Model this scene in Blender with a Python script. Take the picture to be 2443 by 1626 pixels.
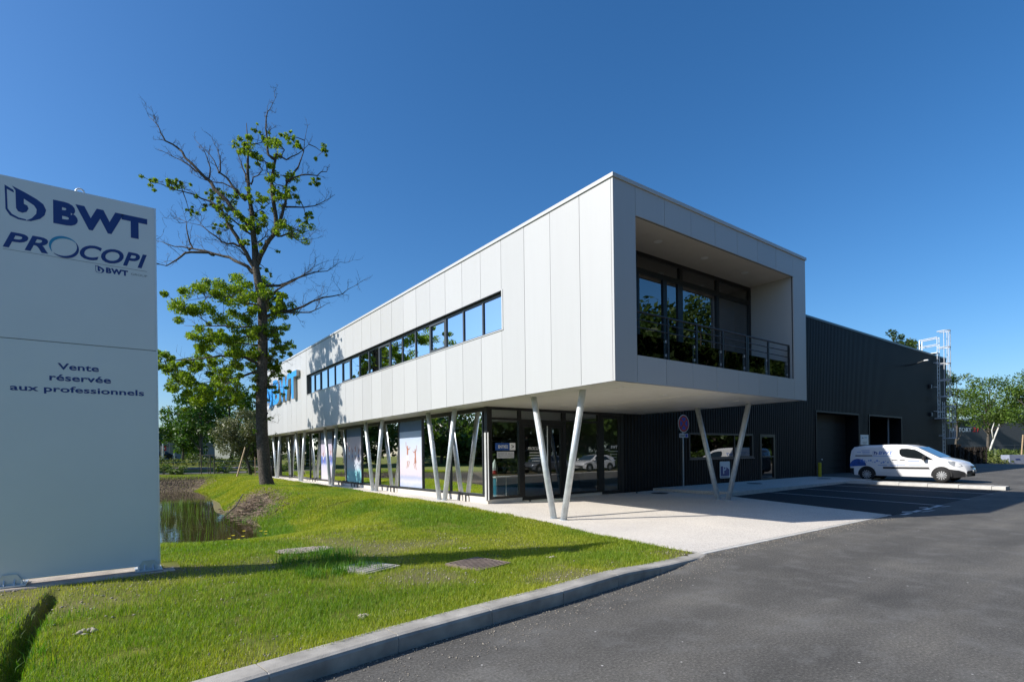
import bpy, math, random
import numpy as np
from mathutils import Vector, Matrix
R = math.radians
rng = np.random.default_rng(7)
random.seed(7)
scene = bpy.context.scene
for o in list(bpy.data.objects):
    bpy.data.objects.remove(o)
COL = scene.collection

# ------------------------------------------------------------------ camera
CAM = (-8.3805, -7.5978, 1.65)
YAW = 0.929
cd = bpy.data.cameras.new('camera')
cd.sensor_width = 36.0
cd.lens = 36.0 * 1274.87 / 2443.0
cd.shift_y = (1084.1 - 813.0) / 2443.0
cd.clip_start = 0.05
cd.clip_end = 3000
cam = bpy.data.objects.new('camera', cd)
COL.objects.link(cam)
fwd = Vector((math.cos(YAW), math.sin(YAW), 0)); rgt = Vector((math.sin(YAW), -math.cos(YAW), 0)); up = Vector((0, 0, 1))
a = 0.0131                                   # roll
r2 = rgt * math.cos(a) - up * math.sin(a) * -1
r2 = rgt * math.cos(a) + up * math.sin(a) * -1
u2 = up * math.cos(a) + rgt * math.sin(a)
m = Matrix.Identity(4)
for i in range(3):
    m[i][0] = r2[i]; m[i][1] = u2[i]; m[i][2] = -fwd[i]; m[i][3] = CAM[i]
cam.matrix_world = m
scene.camera = cam

# ------------------------------------------------------------------ light
SUN_EL, SUN_AZ = R(36.0), R(-22.5)           # elevation, heading of the light's travel
sd = Vector((math.cos(SUN_EL) * math.cos(SUN_AZ), math.cos(SUN_EL) * math.sin(SUN_AZ), -math.sin(SUN_EL)))
w = bpy.data.worlds.new('World'); scene.world = w; w.use_nodes = True
nt = w.node_tree
bg = nt.nodes['Background']
sky = nt.nodes.new('ShaderNodeTexSky')
sky.sky_type = 'NISHITA'; sky.sun_disc = False
sky.sun_elevation = SUN_EL
sky.sun_rotation = math.atan2(-sd.x, -sd.y)
sky.altitude = 0; sky.air_density = 1.0; sky.dust_density = 1.0; sky.ozone_density = 6.0
hs = nt.nodes.new('ShaderNodeHueSaturation'); hs.inputs['Saturation'].default_value = 1.2
nt.links.new(sky.outputs[0], hs.inputs['Color']); nt.links.new(hs.outputs[0], bg.inputs[0])
bg.inputs[1].default_value = 0.112
sl = bpy.data.lights.new('sun', 'SUN'); sl.energy = 4.4; sl.angle = R(0.55); sl.color = (1.0, 0.955, 0.88)
so = bpy.data.objects.new('sun', sl); COL.objects.link(so)
so.rotation_euler = sd.to_track_quat('-Z', 'Y').to_euler()
so.location = (-30, 20, 40)
scene.view_settings.view_transform = 'Standard'
scene.view_settings.look = 'None'
scene.view_settings.exposure = 0.5
scene.view_settings.gamma = 1.0
scene.view_settings.use_curve_mapping = False
scene.render.engine = 'CYCLES'
scene.cycles.max_bounces = 7
scene.cycles.transparent_max_bounces = 16
scene.cycles.caustics_reflective = False
scene.cycles.caustics_refractive = False

# ------------------------------------------------------------------ text meshes first (needs the depsgraph, cheap while empty)
TXT = {}
def mk_text(s, bold=0.0, shear=0.0, depth=0.0):
    c = bpy.data.curves.new('txt', 'FONT'); c.body = s; c.size = 1.0; c.offset = bold; c.shear = shear; c.extrude = depth
    c.resolution_u = 4; c.align_x = 'CENTER'; c.space_character = 1.0 + max(0.0, bold - .015) * 3.2
    o = bpy.data.objects.new('txt', c); COL.objects.link(o)
    bpy.context.view_layer.update()
    me = o.evaluated_get(bpy.context.evaluated_depsgraph_get()).to_mesh()
    v = np.array([p.co[:] for p in me.vertices]); f = [tuple(p.vertices) for p in me.polygons]
    o.to_mesh_clear() if False else None
    bpy.data.objects.remove(o); bpy.data.curves.remove(c)
    v[:, 0] -= v[:, 0].min(); v[:, 1] -= v[:, 1].min()
    sx, sy = v[:, 0].max(), v[:, 1].max()
    v[:, 0] /= sx; v[:, 1] /= sy
    return v, f, sx / sy
for key, args in {
    'BWT': ('BWT', .055, 0, 0), 'B': ('B', .035, 0, 0), 'W': ('W', .035, 0, 0), 'T': ('T', .035, 0, 0),
    'PR': ('PR', .024, .28, 0), 'COPI': ('COPI', .024, .28, 0), 'GROUP': ('GROUP', 0, 0, 0), 'PROCOPI': ('PROCOPI', .01, .28, 0),
    'Vente': ('Vente', .022, 0, 0), 'reservee': ('réservée', .022, 0, 0), 'aux': ('aux professionnels', .022, 0, 0),
    'ENTREE': ('ENTRÉE', .015, 0, 0), 'RES': ('RÉSERVÉ AUX', .006, 0, 0), 'PROF': ('PROFESSIONNELS', .006, 0, 0),
    'SAUF': ('SAUF', .02, 0, 0), 'P': ('P', .02, 0, 0), 'FACTORY': ('FACTORY', .03, 0, 0), 'R21': ('21', .03, .2, 0),
    'BWTi': ('BWT', .02, .15, 0), 'GT': ('>', .0, 0, 0)}.items():
    TXT[key] = mk_text(*args)

# ------------------------------------------------------------------ helpers
WPOS = {}
def tag(o, label=None, cat=None, group=None, kind=None):
    if label: o['label'] = label
    if cat: o['category'] = cat
    if group: o['group'] = group
    if kind: o['kind'] = kind
    return o
def empty(name, loc=(0, 0, 0), rz=0.0, parent=None):
    o = bpy.data.objects.new(name, None); COL.objects.link(o)
    o.empty_display_size = .2
    pw = WPOS.get(parent.name, (0, 0, 0)) if parent else (0, 0, 0)
    o.location = (loc[0] - pw[0], loc[1] - pw[1], loc[2] - pw[2]); o.rotation_euler.z = rz
    if parent: o.parent = parent
    WPOS[o.name] = tuple(loc)
    return o
def thing(name, label, cat, loc, group=None, rz=0.0):
    return tag(empty(name, loc, rz), label, cat, group)

class MB:
    def __init__(s): s.v = []; s.f = []
    def add(s, vs, fs):
        n = len(s.v); s.v += [tuple(p) for p in vs]; s.f += [tuple(i + n for i in q) for q in fs]; return s
    def box(s, x0, x1, y0, y1, z0, z1):
        return s.add([(x0, y0, z0), (x1, y0, z0), (x1, y1, z0), (x0, y1, z0), (x0, y0, z1), (x1, y0, z1), (x1, y1, z1), (x0, y1, z1)],
                     [(0, 3, 2, 1), (4, 5, 6, 7), (0, 1, 5, 4), (1, 2, 6, 5), (2, 3, 7, 6), (3, 0, 4, 7)])
    def bbox(s, x0, x1, y0, y1, z0, z1, b=.01):   # chamfered vertical edges and top
        o = [(x0 + b, y0), (x1 - b, y0), (x1, y0 + b), (x1, y1 - b), (x1 - b, y1), (x0 + b, y1), (x0, y1 - b), (x0, y0 + b)]
        cx, cy = (x0 + x1) / 2, (y0 + y1) / 2
        ins = [(cx + (p[0] - cx) * (1 - 2 * b / max(1e-6, x1 - x0)), cy + (p[1] - cy) * (1 - 2 * b / max(1e-6, y1 - y0))) for p in o]
        vs = [(p[0], p[1], z0) for p in o] + [(p[0], p[1], z1 - b) for p in o] + [(p[0], p[1], z1) for p in ins]
        fs = [tuple(range(7, -1, -1)), tuple(range(16, 24))]
        for L in (0, 8):
            fs += [(L + i, L + (i + 1) % 8, L + 8 + (i + 1) % 8, L + 8 + i) for i in range(8)]
        return s.add(vs, fs)
    def quad(s, *p): return s.add(p, [tuple(range(len(p)))])
    def tube(s, pts, rad, n=8, caps=True):
        pts = [Vector(p) for p in pts]
        if not hasattr(rad, '__len__'): rad = [rad] * len(pts)
        vs = []; fs = []
        t0 = (pts[1] - pts[0]).normalized()
        x = t0.orthogonal().normalized()
        for i, p in enumerate(pts):
            t = (pts[min(i + 1, len(pts) - 1)] - pts[max(i - 1, 0)])
            t = t.normalized() if t.length > 1e-9 else t0
            x = (x - t * x.dot(t)); x = x.normalized() if x.length > 1e-6 else t.orthogonal().normalized()
            y = t.cross(x)
            for k in range(n):
                a = 2 * math.pi * k / n
                vs.append(p + (x * math.cos(a) + y * math.sin(a)) * rad[i])
        for i in range(len(pts) - 1):
            for k in range(n):
                fs.append((i * n + k, i * n + (k + 1) % n, (i + 1) * n + (k + 1) % n, (i + 1) * n + k))
        if caps:
            fs.append(tuple(range(n - 1, -1, -1))); fs.append(tuple((len(pts) - 1) * n + k for k in range(n)))
        return s.add(vs, fs)
    def prism(s, poly, O, U, V, N, d):            # 2-D outline extruded d along N
        O, U, V, N = Vector(O), Vector(U), Vector(V), Vector(N)
        n = len(poly)
        a = [O + U * p[0] + V * p[1] for p in poly]; b = [p + N * d for p in a]
        fs = [tuple(range(n - 1, -1, -1)), tuple(range(n, 2 * n))]
        fs += [(i, (i + 1) % n, n + (i + 1) % n, n + i) for i in range(n)]
        return s.add(a + b, fs)
    def text(s, key, O, U, V, N=None, d=0.0):     # U,V carry the width and height
        v, f, _ = TXT[key]
        O, U, V = Vector(O), Vector(U), Vector(V)
        P = [O + U * p[0] + V * p[1] for p in v]
        s.add(P, f)
        if d:
            N = Vector(N); n0 = len(s.v)
            s.add([p + N * d for p in P], f)
            ed = {}
            for q in f:
                for i in range(len(q)):
                    e = (q[i], q[(i + 1) % len(q)])
                    if (e[1], e[0]) in ed: del ed[(e[1], e[0])]
                    else: ed[e] = 1
            k = len(P)
            s.f += [(n0 - k + e[0], n0 - k + e[1], n0 + e[1], n0 + e[0]) for e in ed]
        return s
    def build(s, name, mat, parent=None, smooth=False, local=False, kind=None):
        me = bpy.data.meshes.new(name)
        off = WPOS.get(parent.name, (0, 0, 0)) if (parent and not local) else (0, 0, 0)
        me.from_pydata([(p[0] - off[0], p[1] - off[1], p[2] - off[2]) for p in s.v], [], s.f)
        me.validate()
        if mat: me.materials.append(mat)
        if smooth:
            for p in me.polygons: p.use_smooth = True
        o = bpy.data.objects.new(name, me); COL.objects.link(o)
        if parent: o.parent = parent
        WPOS[o.name] = off
        if kind: o['kind'] = kind
        return o
def top(o, label, cat, group=None):
    """give a one-mesh thing an origin at its base"""
    me = o.data; n = len(me.vertices); a = np.empty(n * 3); me.vertices.foreach_get('co', a); a = a.reshape(-1, 3)
    c = np.array([(a[:, 0].min() + a[:, 0].max()) / 2, (a[:, 1].min() + a[:, 1].max()) / 2, a[:, 2].min()])
    me.vertices.foreach_set('co', (a - c).ravel()); o.location = c; me.update()
    WPOS[o.name] = tuple(c)
    return tag(o, label, cat, group)
def npmesh(name, V, F, mat, parent=None, col=None, smooth=False):
    """V (n,3), F (m,k) numpy; col (n,3) point colours"""
    me = bpy.data.meshes.new(name); k = F.shape[1]
    me.vertices.add(len(V)); me.vertices.foreach_set('co', np.ascontiguousarray(V, dtype=np.float32).ravel())
    me.loops.add(F.size); me.loops.foreach_set('vertex_index', np.ascontiguousarray(F, dtype=np.int32).ravel())
    me.polygons.add(len(F)); me.polygons.foreach_set('loop_start', np.arange(0, F.size, k, dtype=np.int32))
    try: me.polygons.foreach_set('loop_total', np.full(len(F), k, dtype=np.int32))
    except Exception: pass
    if smooth: me.polygons.foreach_set('use_smooth', np.ones(len(F), dtype=bool))
    if col is not None:
        at = me.color_attributes.new('Col', 'FLOAT_COLOR', 'POINT')
        c4 = np.ones((len(V), 4), dtype=np.float32); c4[:, :3] = col
        at.data.foreach_set('color', c4.ravel())
    me.update(calc_edges=True)
    if mat: me.materials.append(mat)
    o = bpy.data.objects.new(name, me); COL.objects.link(o)
    if parent:
        o.parent = parent; off = WPOS.get(parent.name, (0, 0, 0))
        me.vertices.foreach_set('co', (np.asarray(V, dtype=np.float32) - np.array(off, dtype=np.float32)).ravel()); me.update()
    WPOS[o.name] = (0, 0, 0)
    return o

# ------------------------------------------------------------------ materials
MATS = {}
def nodes(name):
    mt = bpy.data.materials.new(name); mt.use_nodes = True
    t = mt.node_tree; b = t.nodes['Principled BSDF']
    return mt, t, b, t.nodes.new, t.links.new
def noise(t, scale, detail=4, coord='Object', rough=.55):
    tc = t.nodes.new('ShaderNodeTexCoord'); n = t.nodes.new('ShaderNodeTexNoise')
    n.inputs['Scale'].default_value = scale; n.inputs['Detail'].default_value = detail; n.inputs['Roughness'].default_value = rough
    t.links.new(tc.outputs[coord], n.inputs['Vector']); return n
def ramp(t, src, stops):
    r = t.nodes.new('ShaderNodeValToRGB'); e = r.color_ramp.elements
    while len(e) < len(stops): e.new(.5)
    for q, (p, c) in zip(e, stops):
        q.position = p; q.color = (c[0], c[1], c[2], 1) if hasattr(c, '__len__') else (c, c, c, 1)
    t.links.new(src, r.inputs[0]); return r
def mixc(t, fac, a, b, mode='MIX'):
    x = t.nodes.new('ShaderNodeMixRGB'); x.blend_type = mode
    for s, v in ((0, fac), (1, a), (2, b)):
        if hasattr(v, 'is_output'): t.links.new(v, x.inputs[s])
        elif hasattr(v, '__len__'): x.inputs[s].default_value = (*v[:3], 1)
        else: x.inputs[s].default_value = v
    return x.outputs[0]
def bumpn(t, b, src, strength, dist=.01):
    n = t.nodes.new('ShaderNodeBump'); n.inputs['Strength'].default_value = strength; n.inputs['Distance'].default_value = dist
    t.links.new(src, n.inputs['Height']); t.links.new(n.outputs[0], b.inputs['Normal'])
def pm(name, col, rough=.5, metal=0., var=.08, scale=4., bump=0., bscale=60., spec=.5, rvar=.0, coat=0.):
    if name in MATS: return MATS[name]
    mt, t, b, N, L = nodes(name)
    n = noise(t, scale)
    lo = [c * (1 - var) for c in col]; hi = [min(1, c * (1 + var)) for c in col]
    r = ramp(t, n.outputs['Fac'], [(.3, lo), (.7, hi)])
    L(r.outputs[0], b.inputs['Base Color'])
    b.inputs['Roughness'].default_value = rough; b.inputs['Metallic'].default_value = metal
    b.inputs['Specular IOR Level'].default_value = spec
    if coat: b.inputs['Coat Weight'].default_value = coat; b.inputs['Coat Roughness'].default_value = .05
    if rvar:
        rr = ramp(t, noise(t, scale * 2.3).outputs['Fac'], [(.3, rough - rvar), (.7, rough + rvar)])
        L(rr.outputs[0], b.inputs['Roughness'])
    if bump: bumpn(t, b, noise(t, bscale, 3).outputs['Fac'], bump)
    MATS[name] = mt; return mt
def glass(name, tint=(.6, .68, .66), ior=1.6, rough=0.0, gcol=(1, 1, 1)):
    mt, t, b, N, L = nodes(name); t.nodes.remove(b)
    out = t.nodes['Material Output']
    fr = N('ShaderNodeFresnel'); fr.inputs['IOR'].default_value = ior
    tr = N('ShaderNodeBsdfTransparent'); tr.inputs[0].default_value = (*tint, 1)
    gl = N('ShaderNodeBsdfGlossy'); gl.inputs['Roughness'].default_value = rough; gl.inputs[0].default_value = (*gcol, 1)
    # faint waviness of float glass
    bp = N('ShaderNodeBump'); bp.inputs['Strength'].default_value = .035; bp.inputs['Distance'].default_value = .02
    L(noise(t, .9, 1).outputs['Fac'], bp.inputs['Height']); L(bp.outputs[0], gl.inputs['Normal'])
    mx = N('ShaderNodeMixShader'); L(fr.outputs[0], mx.inputs[0]); L(tr.outputs[0], mx.inputs[1]); L(gl.outputs[0], mx.inputs[2])
    L(mx.outputs[0], out.inputs[0]); return mt
def leafmat(name, trans=.35, rough=.5):
    mt, t, b, N, L = nodes(name)
    at = N('ShaderNodeVertexColor'); at.layer_name = 'Col'
    b.inputs['Roughness'].default_value = rough; b.inputs['Specular IOR Level'].default_value = .35
    L(at.outputs[0], b.inputs['Base Color'])
    tl = N('ShaderNodeBsdfTranslucent')
    g = mixc(t, 1.0, at.outputs[0], (1.25, 1.35, .55), 'MULTIPLY'); L(g, tl.inputs[0])
    mx = N('ShaderNodeMixShader'); mx.inputs[0].default_value = trans
    L(b.outputs[0], mx.inputs[1]); L(tl.outputs[0], mx.inputs[2]); L(mx.outputs[0], t.nodes['Material Output'].inputs[0])
    return mt

M_panel = None
def panelmat():
    mt, t, b, N, L = nodes('white_panel')
    oi = N('ShaderNodeObjectInfo'); n1 = noise(t, .5, 3)
    tc = N('ShaderNodeTexCoord'); mp_ = N('ShaderNodeMapping'); mp_.inputs['Scale'].default_value = (6, 6, .35); L(tc.outputs['Object'], mp_.inputs['Vector'])
    n2 = N('ShaderNodeTexNoise'); n2.inputs['Scale'].default_value = 1.5; n2.inputs['Detail'].default_value = 4; L(mp_.outputs[0], n2.inputs['Vector'])
    c = ramp(t, oi.outputs['Random'], [(0, (.475, .475, .465)), (1, (.515, .515, .505))])
    st = ramp(t, n2.outputs['Fac'], [(.30, (.982, .982, .98)), (.55, (1, 1, 1))])
    L(mixc(t, 1.0, c.outputs[0], st.outputs[0], 'MULTIPLY'), b.inputs['Base Color']); b.inputs['Roughness'].default_value = .38
    bumpn(t, b, n1.outputs['Fac'], .05, .03); return mt
M_panel = panelmat()
M_coping = pm('white_coping', (.53, .53, .52), .35, var=.02)
M_backing = pm('dark_backing', (.03, .03, .032), .8)
M_soffit = pm('soffit_board', (.68, .66, .60), .32, var=.03, scale=1.5)
M_balceil = pm('balcony_ceiling', (.56, .52, .46), .6, var=.03)
M_frame = pm('anthracite_frame', (.022, .024, .027), .38, var=.1)
M_framegrey = pm('grey_aluminium_frame', (.075, .085, .095), .35, var=.05)  # lighter grey than the anthracite frame
M_dark = pm('black_frame', (.008, .0085, .009), .35, var=.1)
M_glass = glass('shop_glass', (.68, .75, .72), 2.05)
M_glassent = glass('entrance_glass', (.58, .66, .63), 2.5)
M_glassup = glass('upper_glass', (.30, .36, .42), 2.3, gcol=(.86, .93, 1))
M_glassbal = glass('balcony_glass', (.20, .23, .26), 2.5)
M_glassrail = glass('rail_glass', (.80, .86, .88), 1.45)
M_galv = pm('galvanised_steel', (.62, .66, .68), .42, metal=.35, var=.12, scale=9, rvar=.08)
M_bright = pm('bright_aluminium', (.82, .83, .84), .35, metal=.3, var=.05)
M_conc = None
M_white = pm('white_paint', (.78, .78, .77), .4, var=.02)
M_black = pm('black_plastic', (.012, .012, .013), .5, var=.1)
M_signblue = pm('sign_blue', (.012, .045, .22), .4, var=.03)
M_signface = pm('sign_face', (.80, .82, .82), .34, var=.02, scale=1.2)
M_cyan = pm('sign_cyan', (.03, .30, .52), .4, var=.03)
M_grey = pm('mid_grey', (.25, .26, .27), .5)
M_blue3d = pm('letter_blue', (.02, .30, .78), .35, var=.02)
M_retgrey = pm('letter_return', (.50, .50, .49), .4)
# ------------------------------------------------------------------ levels of the ground
def lerp_tab(x, xs, ys): return np.interp(x, xs, ys)
def G(x, y):
    """height of the paved ground"""
    x = np.asarray(x, float); y = np.asarray(y, float)
    gl = np.interp(y, [-3, 2.3, 6.2, 14, 31, 60], [0, 0, .12, .17, .30, .30])
    gr = np.interp(y, [-2.6, 6.2, 30], [0, .13, .2]) + np.clip((x - 8) * .007, 0, .11)
    t = np.clip((x - 1) / 6.5, 0, 1)
    return gl * (1 - t) + gr * t
KX = [-40, -14, -8, -7.27, -6.54, -5.51, -4.4, -3.41, -2.27, -1.04, -.6, 1]
KY = [-9.5, -4.55, -3.66, -3.54, -3.42, -3.31, -3.21, -3.08, -2.93, -2.67, -2.5, -2.4]
def kerb_y(x): return np.interp(x, KX, KY)                     # road face of the kerb
def kerb_h(x): return np.interp(x, [-3.2, -1.0], [.15, .012])
SX = [-40, -3, -2.4, -1.3, 0, 1.7, 4.2, 33, 60]
SE = [-.85, -.85, -.85, -.80, -.55, -.20, -.05, -.05, -.05]
def slab_x(y): return np.interp(y, SX, SE)                     # lawn / forecourt edge
POND = np.array([(-6.2, 36.6), (-4.2, 36.4), (-3.7, 32), (-4.2, 26), (-4.3, 22.6), (-4.85, 17.8), (-4.7, 15.2), (-4.6, 12.4), (-4.85, 9.6), (-5.1, 8.1),
                 (-6.3, 7.7), (-7.6, 8.4), (-9.5, 9.3), (-13, 11), (-16, 18), (-15, 29), (-10, 36)])
WATER_Z = -.60
def poly_sd(px, py, poly):
    """signed distance to polygon, negative inside"""
    d = np.full(px.shape, 1e9); ins = np.zeros(px.shape, bool)
    n = len(poly)
    for i in range(n):
        a, b = poly[i], poly[(i + 1) % n]
        ex, ey = b - a
        wx, wy = px - a[0], py - a[1]
        t = np.clip((wx * ex + wy * ey) / (ex * ex + ey * ey), 0, 1)
        d = np.minimum(d, (wx - ex * t) ** 2 + (wy - ey * t) ** 2)
        c = ((a[1] > py) != (b[1] > py)) & (px < (b[0] - a[0]) * (py - a[1]) / (b[1] - a[1] + 1e-12) + a[0])
        ins ^= c
    d = np.sqrt(d); return np.where(ins, -d, d)
def vnoise(x, y, s, seed=0):
    """smooth value noise"""
    r = np.random.default_rng(seed).random((64, 64))
    fx, fy = x * s, y * s
    ix, iy = np.floor(fx).astype(int), np.floor(fy).astype(int)
    tx, ty = fx - ix, fy - iy
    tx = tx * tx * (3 - 2 * tx); ty = ty * ty * (3 - 2 * ty)
    g = lambda i, j: r[i % 64, j % 64]
    return (g(ix, iy) * (1 - tx) + g(ix + 1, iy) * tx) * (1 - ty) + (g(ix, iy + 1) * (1 - tx) + g(ix + 1, iy + 1) * tx) * ty
def lawn_mask(x, y):
    return (x < slab_x(y)) & (y > kerb_y(x) + .24) & (x < 0.2)
def smooth(t): t = np.clip(t, 0, 1); return t * t * (3 - 2 * t)
SHADE_DIP = ((-8.98, 1.25), (-9.06, -2.6))  # ends of the dip shaped to shade a dark strip
def lawn_z(x, y):
    z = np.interp(y, [-3, 2.3, 6.2, 14, 31, 60], [0.0, 0.015, .12, .17, .30, .28]) + .02
    near = np.exp(-np.maximum(0, y - kerb_y(x) - .2) / .7)
    z = z + (kerb_h(x) - .035) * near * (y < 3)
    z = z + (vnoise(x, y, .9, 3) - .5) * .05 + (vnoise(x, y, 3.1, 4) - .5) * .022
    sd = poly_sd(x, y, POND)
    # wide right-hand bank, steep near bank, long far bank
    wdt = np.where(y > 33, 2.6, np.interp(y, [4, 8.5, 12.5], [4.3, 4.1, 1.7]))
    wdt = np.where((y > 20) & (y <= 33), 1.7 + (y - 20) / 13 * .9, wdt)
    t = np.clip(1 - sd / wdt, 0, 1); t = np.where(wdt > 3, t * .75 + .25 * smooth(t), smooth(t))
    bed = -.62 - .5 * smooth(-sd / 1.2)
    z = np.where(sd > 0, z * (1 - t) + (-.62) * t, bed)
    # mound by the oak
    z = z + .16 * np.exp(-(((x + 3.0) / 1.5) ** 2 + ((y - 18.0) / 5) ** 2))
    # dip added below the totem; its shade makes the dark strip
    (ax, ay), (bx, by) = SHADE_DIP
    tt = np.clip((y - by) / (ay - by), 0, 1); cx = bx + (ax - bx) * tt + .02 * np.sin(y * 2.1)
    fade = smooth((y - by) / .6 + 0) * smooth((ay - y) / .5)
    hw = .075 + .03 * (1 - tt)
    z = z - .17 * fade * smooth(1.25 - np.abs(x - cx) / hw)
    return z

# ---- one terrain sheet to the horizon
gx = np.unique(np.concatenate([np.array([-900, -400, -200, -120, -80, -60, -45, -35, -28, -22, -18]), np.arange(-15, -9.5, .11), np.arange(-9.5, -8.5, .035), np.arange(-8.5, 1.4, .11), np.array([2, 4, 7, 10, 20, 35, 50, 60, 80, 110, 160, 240, 400, 900])]))
gy_ = np.unique(np.concatenate([np.array([-900, -400, -200, -100, -60, -40, -30, -24, -18, -14, -11.2, -11, -9, -7]), np.arange(-4.6, 12, .11), np.arange(12, 42, .3), np.array([42.2, 43, 46, 50, 56, 64, 75, 90, 120, 180, 300, 500, 900])]))
X, Y = np.meshgrid(gx, gy_, indexing='ij')
Z = lawn_z(X, Y)
hard = ~lawn_mask(X, Y)
edge_in = (X < slab_x(Y) + .05) & (Y > kerb_y(X) + .16) & (X < .3)     # keep the lawn's own height right up to its borders
Zh = G(X, Y) - .10
far = (Y > 42) | (X < -20) | (X > 70) | (Y < -14) | ((X > 52) & (Y > 8))
Zf = np.where(Y < -11, .16, .24)
Z = np.where(edge_in, Z, Zh)
Z = np.where(far, Zf, Z)
Z = np.where((X > 56) & (Y > 3.2), .2 + np.clip((X - 62) * .03, 0, .9), Z)   # bank at the end of the yard
Z = np.where(Y > 56, .24 + 1.35 * smooth((Y - 58) / 14.0), Z)
nx, ny = X.shape
idx = np.arange(nx * ny).reshape(nx, ny)
F = np.stack([idx[:-1, :-1], idx[1:, :-1], idx[1:, 1:], idx[:-1, 1:]], -1).reshape(-1, 4)
sdp = poly_sd(X, Y, POND)
soil = np.zeros_like(X)
soil = np.maximum(soil, ((Y > 30) & (sdp < 2.2) & (X < -3.6 + (Y - 36) * .5)).astype(float) * smooth((2.2 - sdp) / .6))            # bare far bank
soil = np.maximum(soil, np.clip(1.5 - np.hypot((X + 4.15) / .75, (Y - 15.0) / 2.6), 0, 1))             # brush pile bank
soil = np.maximum(soil, np.clip(.9 - sdp / .5, 0, 1) * .8)
soil = np.maximum(soil, np.clip((vnoise(X, Y, .8, 9) - .56) * 2.6, 0, 1) * (Y < 3) * .6)               # thin places near the road
soil = np.maximum(soil, np.exp(-np.maximum(0, Y - kerb_y(X) - .25) / .22) * .8 * (Y < 0))
soil = np.maximum(soil, np.exp(-(((Y - 1.62) / .28) ** 2)) * ((X > -10) & (X < -7.2)) * .9)
colr = np.stack([soil, soil, soil], -1).reshape(-1, 3)
mt, t, b, N, L = nodes('lawn_soil')
at = N('ShaderNodeVertexColor'); at.layer_name = 'Col'
n1 = noise(t, 1.6, 6, rough=.65); n2 = noise(t, 55, 3); n3 = noise(t, .35, 3)
gr = ramp(t, n1.outputs['Fac'], [(.3, (.085, .115, .016)), (.55, (.15, .165, .028)), (.75, (.20, .18, .06))])
so_ = ramp(t, n2.outputs['Fac'], [(.3, (.10, .078, .050)), (.55, (.19, .150, .098)), (.72, (.32, .27, .19))])
base = mixc(t, at.outputs[0], gr.outputs[0], so_.outputs[0])
L(base, b.inputs['Base Color']); b.inputs['Roughness'].default_value = .95; b.inputs['Specular IOR Level'].default_value = .1
bumpn(t, b, n2.outputs['Fac'], .7, .02)
M_lawn = mt
ground = npmesh('ground', np.stack([X, Y, Z], -1).reshape(-1, 3), F, M_lawn, col=colr, smooth=True)
tag(ground, kind='structure')

# ---- water
mt, t, b, N, L = nodes('pond_water')
wn = noise(t, .7, 4)
L(ramp(t, wn.outputs['Fac'], [(.35, (.030, .022, .010)), (.7, (.055, .040, .016))]).outputs[0], b.inputs['Base Color'])
b.inputs['Roughness'].default_value = .03; b.inputs['Specular IOR Level'].default_value = .5
bumpn(t, b, noise(t, 2.2, 3).outputs['Fac'], .05, .05)
big = POND + (POND - POND.mean(0)) * .09
mb = MB(); mb.add([(p[0], p[1], WATER_Z) for p in big], [tuple(range(len(big)))[::-1]])
pw = mb.build('pond_water', mt); tag(pw, kind='structure')
pw.data.flip_normals()

# ---- asphalt
mt, t, b, N, L = nodes('asphalt')
nA = noise(t, 42, 5, rough=.85); nB = noise(t, .40, 6, rough=.62); nC = noise(t, 38, 3); nD = noise(t, 2.2, 5, rough=.7)
fine = ramp(t, nA.outputs['Fac'], [(.30, (.044, .042, .038)), (.47, (.094, .090, .082)), (.60, (.160, .153, .140)), (.70, (.34, .325, .30))])
pat = ramp(t, nB.outputs['Fac'], [(.30, (.72, .71, .70)), (.52, (1.02, 1.0, .97)), (.70, (1.40, 1.37, 1.30))])
c1 = mixc(t, 1.0, fine.outputs[0], pat.outputs[0], 'MULTIPLY')
vo = N('ShaderNodeTexVoronoi'); vo.inputs['Scale'].default_value = 15
tcv = N('ShaderNodeTexCoord'); L(tcv.outputs['Object'], vo.inputs['Vector'])
sp = ramp(t, vo.outputs['Distance'], [(.0, (1, 1, 1)), (.13, (1, 1, 1)), (.17, (0, 0, 0))])
vo2 = N('ShaderNodeTexVoronoi'); vo2.inputs['Scale'].default_value = 15; L(tcv.outputs['Object'], vo2.inputs['Vector'])
pick = ramp(t, vo2.outputs['Color'], [(.90, 0), (.92, 1)])
spf = mixc(t, 1.0, sp.outputs[0], pick.outputs[0], 'MULTIPLY')
c2 = mixc(t, spf, c1, (.55, .53, .50))
tcs = N('ShaderNodeTexCoord'); mps = N('ShaderNodeMapping'); mps.inputs['Rotation'].default_value = (0, 0, .22); mps.inputs['Scale'].default_value = (.16, 1.5, 1); L(tcs.outputs['Object'], mps.inputs['Vector'])
nS = N('ShaderNodeTexNoise'); nS.inputs['Scale'].default_value = 1.0; nS.inputs['Detail'].default_value = 5; L(mps.outputs[0], nS.inputs['Vector'])
c2 = mixc(t, 1.0, c2, ramp(t, nS.outputs['Fac'], [(.32, (.84, .84, .84)), (.52, (1, 1, 1)), (.68, (1.16, 1.15, 1.13))]).outputs[0], 'MULTIPLY')
dust = ramp(t, nD.outputs['Fac'], [(.50, 0), (.74, .55)])
c3 = mixc(t, dust.outputs[0], c2, (.19, .185, .175))
L(c3, b.inputs['Base Color']); b.inputs['Roughness'].default_value = .82; b.inputs['Specular IOR Level'].default_value = .35
bumpn(t, b, nA.outputs['Fac'], .55, .006)
M_asph = mt
xs = np.unique(np.concatenate([np.arange(-40, -1, .5), np.arange(-1, 9, .25), np.arange(9, 30, 1.0), np.array([33, 40, 46, 50, 54, 58, 62]), np.array([8.88, 8.92, 18.7])]))
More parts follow.
